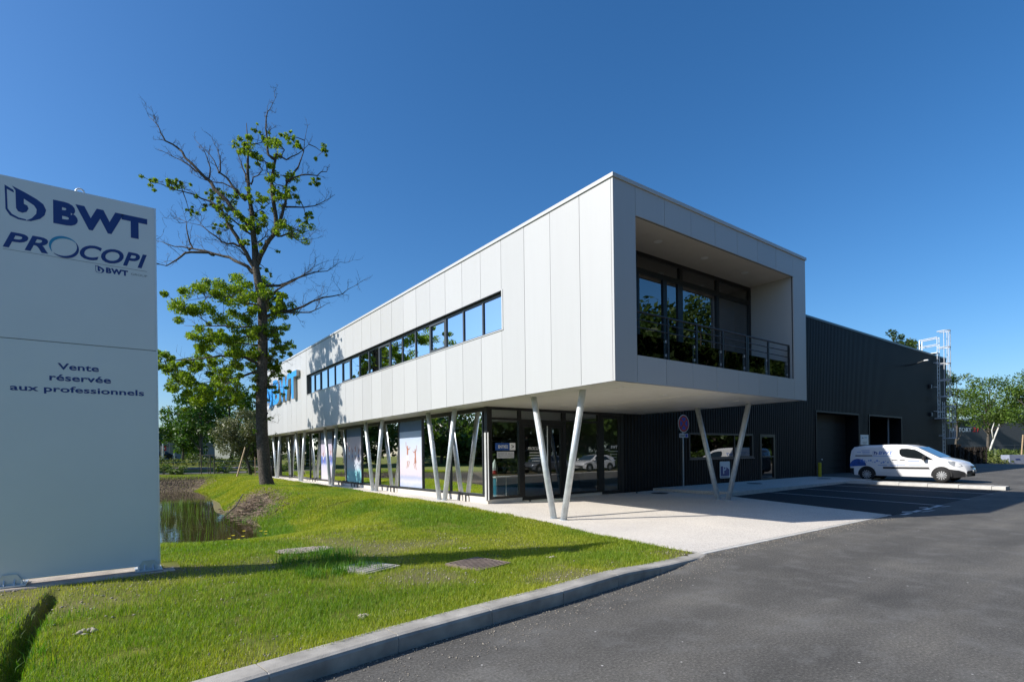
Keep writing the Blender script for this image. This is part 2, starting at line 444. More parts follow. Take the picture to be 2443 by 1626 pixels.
def asph_top(x):
    if x < -1: return float(kerb_y(x)) + .12
    if x < 8.9: return 2.7 if x > 7.0 else -2.25
    if x < 22.5: return 2.95
    if x < 47: return 7.6
    return 14.0
V = []; Fq = []; rows = np.linspace(0, 1, 14)
for i, x in enumerate(xs):
    y1 = asph_top(x)
    for r_ in rows:
        y = -11 + (y1 + 11) * r_
        V.append((x, y, float(G(x, y))))
n = len(rows)
for i in range(len(xs) - 1):
    for j in range(n - 1):
        Fq.append((i * n + j, (i + 1) * n + j, (i + 1) * n + j + 1, i * n + j + 1))
road = npmesh('asphalt_road', np.array(V), np.array(Fq), M_asph, smooth=True); tag(road, kind='structure')

# ---- forecourt of washed concrete
mt, t, b, N, L = nodes('washed_concrete')
vA = N('ShaderNodeTexVoronoi'); vA.inputs['Scale'].default_value = 75
tcv = N('ShaderNodeTexCoord'); L(tcv.outputs['Object'], vA.inputs['Vector'])
cA = ramp(t, vA.outputs['Color'], [(.05, (.36, .31, .26)), (.25, (.62, .56, .49)), (.7, (.73, .68, .61)), (.97, (.82, .79, .74))])
nB = noise(t, .6, 5)
pt = ramp(t, nB.outputs['Fac'], [(.3, (.88, .88, .88)), (.7, (1.03, 1.02, 1.0))])
L(mixc(t, 1.0, cA.outputs[0], pt.outputs[0], 'MULTIPLY'), b.inputs['Base Color'])
b.inputs['Roughness'].default_value = .8; bumpn(t, b, vA.outputs['Distance'], .5, .004)
M_slab = mt
V = []; Fq = []; ys = np.concatenate([np.arange(-2.42, 7, .36), np.arange(7, 33.6, 1.2)]); us = np.linspace(0, 1, 12)
for y in ys:
    xl = float(slab_x(y)); xr = 7.32 + (y + 2.42) / 5.2 * 1.58 if y < 2.75 else 8.93
    if y > 6.4: xr = 1.25
    for u in us:
        x = xl + (xr - xl) * u; V.append((x, y, float(G(x, y)) + .014))
n = len(us)
for i in range(len(ys) - 1):
    for j in range(n - 1): Fq.append((i * n + j, i * n + j + 1, (i + 1) * n + j + 1, (i + 1) * n + j))
slab = npmesh('concrete_forecourt', np.array(V), np.array(Fq), M_slab, smooth=True); tag(slab, kind='structure')

M_conc = pm('kerb_concrete', (.36, .335, .295), .9, var=.30, scale=3.5, bump=.35, bscale=120)
M_conc2 = pm('kerb_concrete_light', (.55, .53, .49), .85, var=.10, scale=5, bump=.3, bscale=120)
# ---- flush edging between forecourt and road
ed = empty('forecourt_edging', (3, -2.42, 0)); tag(ed, kind='structure')
x = -.75
while x < 7.3:
    mb = MB(); x1 = min(x + .99, 7.32)
    z = float(G(x, -2.45))
    mb.bbox(x, x1, -2.53, -2.425, -.1, z + .014, .006); mb.build('edging_stone', M_conc2, ed); x += 1.0
# ---- kerb along the lawn, stone by stone
kb = empty('lawn_kerb', (-5, -3.3, 0)); tag(kb, kind='structure')
joints = [-16.0, -15, -14, -13, -12, -11, -10, -9.3, -8.5, -7.52, -6.47, -5.44, -4.42, -3.38, -2.40, -1.45, -.62]
for a_, b_ in zip(joints[:-1], joints[1:]):
    a_ += .006; b_ -= .006
    mb = MB(); cols = []
    for k in range(5):
        xx = a_ + (b_ - a_) * k / 4; y0 = float(kerb_y(xx)); h = float(kerb_h(xx)); wd = .235
        dx = .02
        slope = float(kerb_y(xx + .05) - kerb_y(xx - .05)) / .1
        nx_, ny_ = -slope, 1.0
        P = lambda o, z: (xx + nx_ * o, y0 + ny_ * o, z)
        z0 = 0
        cols.append([P(0, -.12), P(.0, max(.0, h - .035)), P(.012, max(.003, h - .012)), P(.045, h), P(wd, h + .004), P(wd + .01, -.12)])
    vs = [p for c in cols for p in c]; m_ = 6
    fs = [(i * m_ + j, (i + 1) * m_ + j, (i + 1) * m_ + j + 1, i * m_ + j + 1) for i in range(4) for j in range(m_ - 1)]
    fs += [tuple(range(m_ - 1, -1, -1)), tuple(4 * m_ + j for j in range(m_))]
    mb.add(vs, fs); mb.build('kerb_stone', M_conc, kb)
    # joint mortar
    mb = MB(); y0 = float(kerb_y(b_)); h = float(kerb_h(b_))
    mb.box(b_ - .002, b_ + .014, y0 + .012, y0 + .225, -.1, h - .012); mb.build('mortar_joint', M_conc2, kb)

# ---- pavement along the warehouse, its kerb and the parking island
PZ = .24
pv = MB(); pv.box(8.95, 22.4, 2.98, 6.6, -.1, PZ); o = pv.build('pavement', M_slab); tag(o, kind='structure')
pk = empty('pavement_kerb', (14, 2.9, 0)); tag(pk, kind='structure')
x = 8.2
while x < 18.4:
    hz = PZ - .1 * max(0, min(1, (9.9 - x) / 1.6)); hz2 = PZ - .1 * max(0, min(1, (9.9 - x - 1) / 1.6))
    mb = MB(); g0 = float(G(x, 2.8))
    mb.add([(x + .008, 2.80, -.1), (x + .992, 2.80, -.1), (x + .992, 2.975, -.1), (x + .008, 2.975, -.1),
            (x + .008, 2.83, hz), (x + .992, 2.83, hz2), (x + .992, 2.975, hz2 + .003), (x + .008, 2.975, hz + .003)],
           [(0, 3, 2, 1), (4, 5, 6, 7), (0, 1, 5, 4), (1, 2, 6, 5), (2, 3, 7, 6), (3, 0, 4, 7)])
    mb.build('kerb_stone', M_conc2, pk); x += 1.0
# curved return and the island running out between the bays
isl = empty('parking_island', (18.9, 0, 0)); tag(isl, kind='structure')
y = 2.79; x0, x1 = 18.42, 19.12
yy = 2.79
while yy > -2.5:
    y1 = max(yy - 1.0, -2.62); g = float(G(x0, (yy + y1) / 2))
    mb = MB()
    mb.add([(x0, y1 + .008, g - .15), (x1, y1 + .008, g - .15), (x1, yy - .006, g - .15), (x0, yy - .006, g - .15),
            (x0 + .05, y1 + .008, g + .13), (x1 - .03, y1 + .008, g + .13), (x1 - .03, yy - .006, g + .13), (x0 + .05, yy - .006, g + .13)],
           [(0, 3, 2, 1), (4, 5, 6, 7), (0, 1, 5, 4), (1, 2, 6, 5), (2, 3, 7, 6), (3, 0, 4, 7)])
    mb.build('kerb_stone', M_conc2, isl); yy = y1
mb = MB(); mb.box(18.40, 22.4, 2.80, 2.975, -.1, PZ + .002); mb.build('kerb_stone', M_conc2, isl)

# ---- newer, blacker asphalt of the parking bays
M_asph2 = pm('new_asphalt', (.030, .030, .031), .8, var=.3, scale=30, bump=.5, bscale=90, spec=.3)
V = []; Fq = []; ys = np.linspace(-2.56, 2.80, 16)
for y in ys:
    for u in np.linspace(0, 1, 18):
        xl = 7.30 + (y + 2.42) / 5.2 * 1.58; x = xl + (18.42 - xl) * u; V.append((x, y, float(G(x, y)) + .0035))
for i in range(15):
    for j in range(17): Fq.append((i * 18 + j, i * 18 + j + 1, (i + 1) * 18 + j + 1, (i + 1) * 18 + j))
o = npmesh('parking_bays', np.array(V), np.array(Fq), M_asph2, smooth=True); tag(o, kind='structure')
# ---- painted bay lines
M_paint = pm('road_paint', (.62, .62, .60), .7, var=.12, scale=14)
def strip(pts, wd, z=.008):
    mb = MB(); (xa, ya), (xb, yb) = pts; n = 12
    dx, dy = xb - xa, yb - ya; l = math.hypot(dx, dy); ox, oy = -dy / l * wd / 2, dx / l * wd / 2
    vs = []
    for i in range(n + 1):
        x_, y_ = xa + dx * i / n, ya + dy * i / n; g = float(G(x_, y_)) + z
        vs += [(x_ + ox, y_ + oy, g), (x_ - ox, y_ - oy, g)]
    mb.add(vs, [(2 * i, 2 * i + 1, 2 * i + 3, 2 * i + 2) for i in range(n)]); return mb
for xl in ((11.45, 10.75), (14.0, 13.4), (16.6, 16.2)):
    o = strip([(xl[0], 2.74), (xl[1], -2.7)], .09).build('bay_line', M_paint, road)
# dashed accessible-bay edge with its arrow-like marks
for q in ([(7.55, -2.62), (8.1, -2.62), (8.15, -2.74), (7.6, -2.74)], [(8.4, -2.60), (8.95, -2.58), (9.0, -2.70), (8.45, -2.72)],
          [(9.2, -2.62), (9.75, -2.60), (9.8, -2.72), (9.25, -2.74)], [(10.05, -2.58), (10.75, -2.58), (10.8, -2.70), (10.1, -2.70)],
          [(8.15, -2.48), (8.35, -2.44), (8.55, -2.60), (8.4, -2.64)], [(8.6, -2.76), (9.2, -2.86), (9.25, -2.92), (8.65, -2.82)],
          [(9.6, -2.44), (9.75, -2.42), (9.95, -2.56), (9.8, -2.60)], [(10.3, -2.74), (10.75, -2.82), (10.8, -2.88), (10.35, -2.80)]):
    mb = MB(); mb.add([(p[0], p[1], float(G(*p)) + .009) for p in q], [(0, 1, 2, 3)]); o = mb.build('road_mark', M_paint, road)
# ------------------------------------------------------------------ office building
ZB, ZP, ZT = 3.164, 7.400, 7.480           # soffit, underside of coping, top
WB, WT = 4.997, 6.036                      # ribbon window
YW = 21.95; YEND = 33.0; XR = 8.46
S0 = .706; OT, OB = 6.776, 3.763           # balcony opening
off = thing('office_building', 'white panelled two-storey office raised on slanted steel columns with glazed ground floor', 'building', (4.2, 16, 0))
def shared(meshcache, key, make, name, mat, parent, loc):
    """one mesh datablock for alike pieces"""
    if key not in meshcache:
        o = make().build(name, mat, None); meshcache[key] = o.data
    else:
        o = bpy.data.objects.new(name, meshcache[key]); COL.objects.link(o)
    o.parent = parent; p = WPOS[parent.name]
    o.location = (loc[0] - p[0], loc[1] - p[1], loc[2] - p[2]); WPOS[o.name] = tuple(loc); return o
pc = {}
gap = .006
def lpan(y0, y1, z0, z1):
    w_, h_ = y1 - y0 - 2 * gap, z1 - z0
    key = ('L', round(w_, 3), round(h_, 3))
    shared(pc, key, lambda: MB().box(0, .055, 0, w_, 0, h_), 'facade_panel', M_panel, off, (random.uniform(-.0012, .0012), y0 + gap, z0))
for i in range(33):
    y0, y1 = float(i), float(i + 1)
    if i == 0: y0 = .058
    if 4 <= i < 21: lpan(y0, y1, ZB, WB - .02); lpan(y0, y1, WT + .02, ZP - .006)
    elif i == 21:
        lpan(y0, YW, ZB, WB - .02); lpan(y0, YW, WT + .02, ZP - .006); lpan(YW, y1, ZB, ZP - .006)
    else: lpan(y0, y1, ZB, ZP - .006)
def rpan(x0, x1, z0, z1):
    w_, h_ = x1 - x0 - 2 * gap, z1 - z0
    key = ('R', round(w_, 3), round(h_, 3))
    shared(pc, key, lambda: MB().box(0, w_, 0, .055, 0, h_), 'facade_panel', M_panel, off, (x0 + gap, random.uniform(-.0012, .0012), z0))
rpan(-.006, S0, ZB, ZP - .006)
for k in range(7):
    rpan(S0 + k, S0 + k + 1, OT, ZP - .006); rpan(S0 + k, S0 + k + 1, ZB, OB)
rpan(S0 + 7, XR, ZB, ZP - .006)
# coping
mb = MB(); mb.box(-.03, .30, -.03, YEND + .03, ZP, ZT); mb.box(.302, XR + .03, -.03, .30, ZP, ZT); mb.box(XR - .27, XR + .03, .302, YEND, ZP, ZT); mb.box(-.03, XR + .03, YEND - .2, YEND + .028, ZP - .002, ZT - .002)
mb.build('coping', M_coping, off)
# structure behind the cladding
mb = MB()
mb.box(.06, XR - .06, .06, YEND - .06, 7.05, 7.30)                     # roof
mb.box(.07, XR - .07, 1.42, YEND - .06, ZB + .03, 3.74)                 # floor
mb.box(.07, XR - .07, .07, 1.42, ZB + .03, 3.70)
for (y0, y1) in ((.07, 3.98), (21.98, YEND - .06)): mb.box(.062, .20, y0, y1, 3.74, 7.05)
mb.box(.062, .20, 3.98, 21.98, 3.74, WB - .06); mb.box(.062, .20, 3.98, 21.98, WT + .06, 7.05)
mb.box(XR - .20, XR - .01, .07, YEND - .06, ZB, 7.39)
mb.box(.07, XR - .2, YEND - .2, YEND - .01, ZB, 7.39)
mb.box(.07, S0 - .02, .062, 1.5, 3.70, 7.05); mb.box(S0 + 7.02, XR - .2, .062, 1.5, 3.70, 7.05); mb.box(S0 - .02, S0 + 7.02, .062, .12, OT + .06, 7.05)
mb.box(.2, XR - .2, 1.45, 1.55, 6.72, 7.05)
mb.build('structure', M_backing, off)
# soffit boards running across, 0.3 m wide
mb = MB(); y = .004
while y < YEND - .05:
    y1 = min(y + .289, YEND - .02); mb.box(.004, XR - .01, y, y1, ZB - .0, ZB + .028); y += .30
o = mb.build('soffit', M_soffit, off); o['kind'] = 'stuff'
mb = MB(); mb.box(3.9, 3.94, .3, 6.1, ZB - .008, ZB - .001); mb.build('soffit_joint_cover', M_soffit, off)
M_lamp = pm('lamp_glass', (.7, .7, .68), .3)
for (x, y) in ((1.0, .75), (3.2, 1.2), (5.4, 4.9), (7.0, 4.9), (3.0, 4.9), (6.6, 1.2)):
    mb = MB(); mb.tube([(x, y, ZB - .012), (x, y, ZB + .004)], .085, 16); mb.build('downlight', M_lamp, off)
# ---- ribbon window
rw = empty('ribbon_window', (0.1, 13, WB), parent=off)
mb = MB()
mb.box(.10, .17, 4.0, YW, WB - .02, WB + .07); mb.box(.10, .17, 4.0, YW, WT - .075, WT + .02)
mb.box(.10, .17, 4.0, 4.05, WB + .07, WT - .075); mb.box(.10, .17, YW - .06, YW, WB + .07, WT - .075)
npn = 17; pw_ = (YW - 4.0) / npn
for k in range(1, npn): mb.box(.095, .165, 4 + k * pw_ - .03, 4 + k * pw_ + .03, WB + .07, WT - .075)
for k in (3, 7, 11, 15): # opening lights have a second frame
    y0, y1 = 4 + k * pw_ + .03, 4 + (k + 1) * pw_ - .03
    mb.box(.085, .15, y0, y0 + .05, WB + .07, WT - .075); mb.box(.085, .15, y1 - .05, y1, WB + .07, WT - .075)
    mb.box(.085, .15, y0 + .05, y1 - .05, WB + .07, WB + .12); mb.box(.085, .15, y0 + .05, y1 - .05, WT - .125, WT - .075)
mb.build('window_frame', M_framegrey, rw)
mb = MB(); mb.box(.0, .098, 3.94, YW + .02, WT + .0, WT + .018); mb.box(.055, .098, YW - .0, YW + .02, WB, WT); mb.build('window_head', M_frame, rw)
mb = MB(); mb.box(-.02, .098, 3.92, YW + .02, WB - .02, WB + .004); mb.box(-.015, .098, 3.93, 3.985, WB + .004, WT + .03); mb.build('window_sill', M_coping, rw)
for k in range(npn):
    mb = MB(); y0, y1 = 4 + k * pw_ + .03, 4 + (k + 1) * pw_ - .03
    th = random.uniform(-.004, .004)
    mb.quad((.13 + th, y0, WB + .07), (.13 - th, y1, WB + .07), (.13 - th, y1, WT - .075), (.13 + th, y0, WT - .075)); mb.build('pane', M_glassup, rw)
mb = MB(); mb.box(1.9, 2.0, 3.9, 22.1, 3.75, 7.04); mb.box(.2, 2.0, 3.8, 3.9, 3.75, 7.04); mb.box(.2, 2.0, 22.1, 22.2, 3.75, 7.04)
M_inner = pm('interior_wall', (.42, .44, .47), .8)
mb.build('inner_wall', M_inner, off)
# ---- balcony
bal = empty('balcony', (4.2, .7, OB), parent=off)
mb = MB(); mb.box(S0 - .012, S0 - .0, .058, 1.44, OB - .02, OT); mb.build('side_wall', M_panel, bal)
mb = MB(); mb.box(S0 + 7.0, S0 + 7.012, .058, 1.44, OB - .02, OT); mb.build('side_wall', M_panel, bal)
for k in range(7):
    mb = MB(); mb.box(S0 + k + .004, S0 + k + .996, .058, 1.44, OT + .002, OT + .02); mb.build('ceiling_board', M_balceil, bal)
mb = MB(); mb.box(S0 + .002, S0 + 6.998, .058, 1.44, OB - .05, OB - .012); mb.build('floor', M_grey, bal)
mb = MB()
mb.box(S0 - .004, S0 + 7.004, .03, .052, OT - .004, OT + .006); mb.box(S0 + 6.99, S0 + 7.004, .03, .052, OB - .01, OT - .004); mb.build('opening_trim', M_frame, bal)
for x in (2.28, 4.2, 6.18):
    mb = MB(); mb.tube([(x, .63, OT - .008), (x, .63, OT + .003)], .10, 18); mb.build('downlight', M_lamp, bal)
gw = empty('window_wall', (4.2, 1.35, OB), parent=bal)
YB = 1.31; mb = MB()
mb.box(S0, S0 + 7, YB, YB + .08, OB - .01, OB + .10); mb.box(S0, S0 + 7, YB, YB + .08, OT - .10, OT); mb.box(S0, S0 + 7, YB, YB + .08, 6.22, 6.36)
zs = ((OB + .10, 6.22), (6.36, OT - .10))
for (xa, xb) in ((S0, S0 + .08), (2.2, 2.3), (4.05, 4.2), (5.82, 5.95), (7.58, 7.704)):
    for z0, z1 in zs: mb.box(xa, xb, YB - .004, YB + .076, z0, z1)
mb.box(3.34, 3.50, YB - .008, YB + .07, OB + .10, 6.22); mb.box(2.30, 2.38, YB - .008, YB + .07, OB + .10, 6.22); mb.box(3.97, 4.05, YB - .008, YB + .07, OB + .10, 6.22)
mb.build('window_frame', M_dark, gw)
for (xa, xb) in ((S0 + .08, 2.2), (2.38, 3.34), (3.50, 3.97), (4.2, 5.82), (5.95, 7.58)):
    th = random.uniform(-.004, .004)
    mb = MB(); mb.quad((xa, YB + .03 + th, OB + .1), (xb, YB + .03 - th, OB + .1), (xb, YB + .03 - th, 6.22), (xa, YB + .03 + th, 6.22)); mb.build('pane', M_glassbal, gw)
for (xa, xb) in ((S0 + .08, 2.2), (2.3, 4.05), (4.2, 5.82), (5.95, 7.58)):
    mb = MB(); mb.quad((xa, YB + .03, 6.36), (xb, YB + .03, 6.36), (xb, YB + .03, OT - .1), (xa, YB + .03, OT - .1)); mb.build('pane', M_glassbal, gw)
mb = MB(); mb.box(2.2, 2.3, 2.2, 6, 3.75, 7.04); mb.box(7.95, 8.05, 1.5, 8, 3.75, 7.04); mb.box(2.2, 8.0, 6.0, 6.1, 3.75, 7.04); mb.build('inner_wall', M_inner, off)
mb = MB(); mb.box(6.4, 7.5, 1.75, 1.77, 3.9, 6.1); mb.build('inner_panel', pm('inner_panel_grey', (.4, .41, .43), .8), off)  # plain lighter grey panel behind the right-hand balcony pane
rl = empty('railing', (4.2, .12, OB), parent=bal)
posts = [.80, 1.93, 3.04, 4.17, 5.29, 5.37, 6.45, 7.62]
for x in posts:
    mb = MB(); mb.box(x - .028, x + .028, .10, .14, OB - .02, 4.735); mb.build('post', M_frame, rl)
for (z, r_) in ((4.755, .024), (4.585, .014), (4.41, .014)):
    mb = MB(); mb.tube([(.78, .12, z), (7.64, .12, z)], r_, 8); mb.build('rail', M_frame, rl)
for xa, xb in zip(posts[:-1], posts[1:]):
    if xb - xa < .2: continue
    mb = MB(); mb.box(xa + .06, xb - .06, .145, .155, OB + .03, 4.27); mb.build('glass_panel', M_glassrail, rl)
    for x in (xa + .045, xb - .045):
        for z in (OB + .1, OB + .42):
            mb = MB(); mb.box(x - .02, x + .03, .14, .17, z, z + .06); mb.build('clamp', M_bright, rl)
# ---- columns
for (cx, yc) in ((.58, 2.47), (.58, 8.40), (.58, 14.25), (.58, 19.88), (.58, 25.42), (.58, 31.15), (7.66, 2.32)):
    for s in (-1, 1):
        z0 = float(G(cx, yc)) + .01
        p0 = (cx, yc + s * .18, z0); p1 = (cx, yc + s * .93, ZB + .02)
        mb = MB(); mb.tube([p0, p1], .081, 24); o = mb.build('column', M_galv, off, smooth=False)
        for p in o.data.polygons: p.use_smooth = len(p.vertices) == 4
        mb = MB(); mb.tube([(p0[0], p0[1], z0 - .004), (p0[0], p0[1], z0 + .012)], .115, 16); mb.build('base_plate', M_galv, o)
# ---- ground-floor glazing along the lawn (plane x = 1.02)
XG = 1.02; ZG = 3.10
M_plinth = pm('plinth_concrete', (.60, .56, .50), .8, var=.08, scale=3)
sg = empty('side_glazing', (XG, 19, .1), parent=off)
mull = [6.48] + [6.5 + 2.055 * k for k in range(1, 12)] + [31.95]
yk = mull
mb = MB()
yy = 6.20
while yy < YEND:
    y1 = min(yy + 3.0, YEND); g = float(G(XG, (yy + y1) / 2)); mb.box(XG - .04, XG + .25, yy + .002, y1, -.1, .33); yy = y1
mb.build('plinth', M_plinth, off)
mb = MB()
mb.box(XG - .03, XG + .05, 6.35, 32.4, .335, .42); mb.box(XG - .03, XG + .05, 6.35, 32.4, ZG - .07, ZB - .001)
for y in mull: mb.box(XG - .035, XG + .05, y - .035, y + .035, .42, ZG - .07)
mb.build('window_frame', M_frame, sg)
for a_, b_ in zip(mull[:-1], mull[1:]):
    th = random.uniform(-.003, .003)
    mb = MB(); mb.quad((XG + .01 + th, a_ + .035, .42), (XG + .01 - th, b_ - .035, .42), (XG + .01 - th, b_ - .035, ZG - .07), (XG + .01 + th, a_ + .035, ZG - .07)); mb.build('pane', M_glass, sg)
mb = MB(); mb.box(.96, 1.25, 32.4, YEND - .3, .33, ZB - .002); mb.build('end_wall', M_dark, off)
# small ground brackets along the plinth
for y in (7.35, 7.75, 12.9, 13.25, 17.0, 17.4, 17.8, 19.2, 19.6, 23.6, 24.1, 28.8, 29.2):
    g = float(G(.9, y)); mb = MB(); mb.box(.86, .975, y - .03, y + .03, g + .20, g + .235); mb.box(.86, .89, y - .03, y + .03, g, g + .20); mb.build('bracket', M_frame, off)
# ---- entrance wall (plane y = 6.2)
YE = 6.20; en = empty('entrance_glazing', (4, YE, .1), parent=off)
mb = MB(); mb.box(.94, 2.30, YE - .04, YE + .2, -.1, .26); mb.box(4.1, 6.02, YE - .03, YE + .2, -.1, .235); mb.build('plinth', M_plinth, off)
mb = MB()
mb.box(.94, 1.13, YE - .05, YE + .12, .26, ZB - .001)
mb.box(1.132, 7.22, YE - .045, YE + .06, 3.08, ZB - .002)
mb.box(2.19, 2.30, YE - .045, YE + .06, .262, 3.08)
mb.box(1.132, 2.19, YE - .04, YE + .05, .262, .34); mb.box(1.132, 2.19, YE - .04, YE + .05, 2.76, 2.83)
mb.box(2.302, 4.26, YE - .04, YE + .05, 2.66, 2.80)
mb.box(4.10, 4.26, YE - .045, YE + .06, .24, 2.658); mb.box(4.10, 4.26, YE - .045, YE + .06, 2.802, 3.078)
mb.box(4.262, 5.84, YE - .04, YE + .05, .24, .31); mb.box(4.262, 5.84, YE - .04, YE + .05, 2.76, 2.83)
mb.box(5.842, 6.02, YE - .045, YE + .06, .24, 3.078)
mb.box(7.06, 7.22, YE - .045, YE + .06, .15, 3.078)
mb.build('window_frame', M_dark, en)
for (xa, xb, za, zb_) in ((1.132, 2.19, .34, 2.76), (1.132, 2.19, 2.83, 3.08), (2.30, 4.26, 2.80, 3.08), (4.26, 5.84, .31, 2.76), (4.26, 5.84, 2.83, 3.08)):
    mb = MB(); mb.quad((xa, YE, za), (xb, YE, za), (xb, YE, zb_), (xa, YE, zb_)); mb.build('pane', M_glassent, en)
def door(xa, xb, z0, z1, fr=.10, handle=None):
    d = empty('door', ((xa + xb) / 2, YE, z0), parent=off)
    mb = MB(); mb.box(xa, xa + fr, YE - .035, YE + .03, z0, z1); mb.box(xb - fr, xb, YE - .035, YE + .03, z0, z1)
    mb.box(xa + fr, xb - fr, YE - .034, YE + .03, z0, z0 + .12); mb.box(xa + fr, xb - fr, YE - .034, YE + .03, z1 - .12, z1); mb.build('door_frame', M_dark, d)
    mb = MB(); mb.quad((xa + fr, YE, z0 + .12), (xb - fr, YE, z0 + .12), (xb - fr, YE, z1 - .12), (xa + fr, YE, z1 - .12)); mb.build('pane', M_glassent, d)
    if handle:
        mb = MB(); mb.tube([(handle, YE - .09, z0 + .35), (handle, YE - .09, z1 - .05)], .016, 8)
        for z in (z0 + .6, z1 - .4): mb.tube([(handle, YE - .09, z), (handle, YE - .03, z)], .01, 6)
        mb.build('handle', M_bright, d)
    return d
d1 = door(2.31, 3.46, .155, 2.655, .12, 3.36)
d2 = door(3.465, 4.095, .155, 2.655, .10)
d3 = door(6.03, 7.05, .16, 3.07, .12)
mb = MB(); mb.box(XG - .075, XG - .055, YE - .10, YE - .05, .25, 2.35); mb.build('corner_strip', M_retgrey, off)
mb = MB(); mb.box(.90, .925, YE - .03, YE + .06, .25, 2.35); mb.build('corner_strip', M_retgrey, off)
# stickers on the glass: flat print
def decal(key, x0, x1, z0, z1, mat, y=YE - .008, parent=en, name='lettering'):
    mb = MB(); mb.text(key, (x0, y, z0), (x1 - x0, 0, 0), (0, 0, z1 - z0)); return mb.build(name, mat, parent)
pl = MB().box(1.27, 1.83, YE - .014, YE - .006, 1.80, 2.03).build('entry_plate', pm('entry_blue', (.02, .08, .30), .4), en)
mb = MB(); mb.box(1.835, 2.06, YE - .014, YE - .006, 1.80, 2.03); q = mb.build('arrow_plate', M_white, en)
decal('ENTREE', 1.38, 1.76, 1.86, 1.985, M_white, YE - .018, pl); decal('GT', 1.90, 2.0, 1.86, 1.97, M_black, YE - .018, q)
q = MB().box(1.33, 2.0, YE - .014, YE - .006, 1.545, 1.755).build('notice_plate', pm('notice_grey', (.55, .55, .56), .4), en)
decal('RES', 1.37, 1.96, 1.66, 1.73, M_grey, YE - .018, q); decal('PROF', 1.37, 1.97, 1.575, 1.64, M_grey, YE - .018, q)
decal('PROCOPI', 2.55, 3.1, 1.80, 1.90, M_white, YE - .045, d1)
for k, (a_, b_) in enumerate(((2.62, 3.12), (2.60, 3.16), (2.66, 3.10), (2.72, 3.05))):
    mb = MB(); mb.box(a_, b_, YE - .046, YE - .042, 1.70 - k * .09, 1.72 - k * .09); mb.build('printed_line', M_white, d1)
decal('BWT', 6.5, 6.86, 1.83, 1.95, M_white, YE - .045, d3)
for k in range(4):
    mb = MB(); mb.box(6.42 + .03 * k, 6.88 - .04 * k, YE - .046, YE - .042, 1.72 - k * .11, 1.735 - k * .11); mb.build('printed_line', M_white, d3)
# ---- posters and blinds behind the side glass
def postmat(name, stops, nscale=2.5, amt=.25, lo=.42, hi=2.6):
    mt, t, b, N, L = nodes(name)
    gm = N('ShaderNodeNewGeometry'); sp = N('ShaderNodeSeparateXYZ'); L(gm.outputs['Position'], sp.inputs[0])
    mr = N('ShaderNodeMapRange'); mr.inputs[1].default_value = lo; mr.inputs[2].default_value = hi; L(sp.outputs['Z'], mr.inputs[0])
    n = noise(t, nscale, 4); ad = N('ShaderNodeMath'); ad.operation = 'MULTIPLY_ADD'; ad.inputs[1].default_value = amt; ad.inputs[2].default_value = -amt / 2
    L(n.outputs['Fac'], ad.inputs[0]); s2 = N('ShaderNodeMath'); s2.operation = 'ADD'; L(mr.outputs[0], s2.inputs[0]); L(ad.outputs[0], s2.inputs[1])
    r = ramp(t, s2.outputs[0], stops); L(r.outputs[0], b.inputs['Base Color']); b.inputs['Roughness'].default_value = .35; return mt
M_post1 = postmat('print_beach', [(.0, (.36, .42, .60)), (.10, (.55, .54, .62)), (.18, (.38, .41, .55)), (.24, (.58, .52, .57)), (.40, (.62, .57, .62)), (.75, (.52, .57, .68)), (1, (.42, .52, .70))], 3, .10)
M_post2 = postmat('print_jump', [(.0, (.18, .50, .55)), (.22, (.25, .55, .60)), (.32, (.52, .58, .65)), (.50, (.55, .54, .61)), (.8, (.62, .52, .57)), (1, (.60, .52, .60))], 4, .14)
M_post3 = postmat('print_shore', [(.0, (.60, .55, .60)), (.35, (.55, .53, .64)), (.45, (.12, .18, .50)), (.55, (.15, .22, .52)), (.62, (.55, .48, .57)), (1, (.52, .48, .60))], 5, .22)
M_band = pm('poster_band', (.07, .13, .24), .4, var=.1, scale=2)
M_skin = pm('print_skin', (.40, .17, .11), .4, var=.15); M_cloth = pm('print_cloth', (.75, .78, .85), .4); M_navy = pm('print_navy', (.06, .12, .36), .4)
XPo = XG - .006
def poster(y0, y1, mat):
    mb = MB(); mb.box(XPo - .003, XPo + .003, y0 + .04, y1 - .04, .43, 2.62); o = mb.build('poster', mat, off)
    mb = MB(); mb.box(XPo - .003, XPo + .003, y0 + .04, y1 - .04, 2.622, 3.02); mb.build('poster_header', M_band, o); return o
def limb(mb, pts, w0, w1):
    vs = []; n = len(pts)
    for i, (y, z) in enumerate(pts):
        a_ = pts[max(0, i - 1)]; b_ = pts[min(n - 1, i + 1)]; dy, dz = b_[0] - a_[0], b_[1] - a_[1]; l = math.hypot(dy, dz) or 1
        wd = (w0 + (w1 - w0) * i / (n - 1)) / 2
        vs += [(XPo - .006, y - dz / l * wd, z + dy / l * wd), (XPo - .006, y + dz / l * wd, z - dy / l * wd)]
    mb.add(vs, [(2 * i, 2 * i + 1, 2 * i + 3, 2 * i + 2) for i in range(n - 1)])
def disc(mb, y, z, r):
    mb.add([(XPo - .0065, y + r * math.cos(a) * .9, z + r * math.sin(a)) for a in np.linspace(0, 2 * math.pi, 13)[:-1]], [tuple(range(12))])
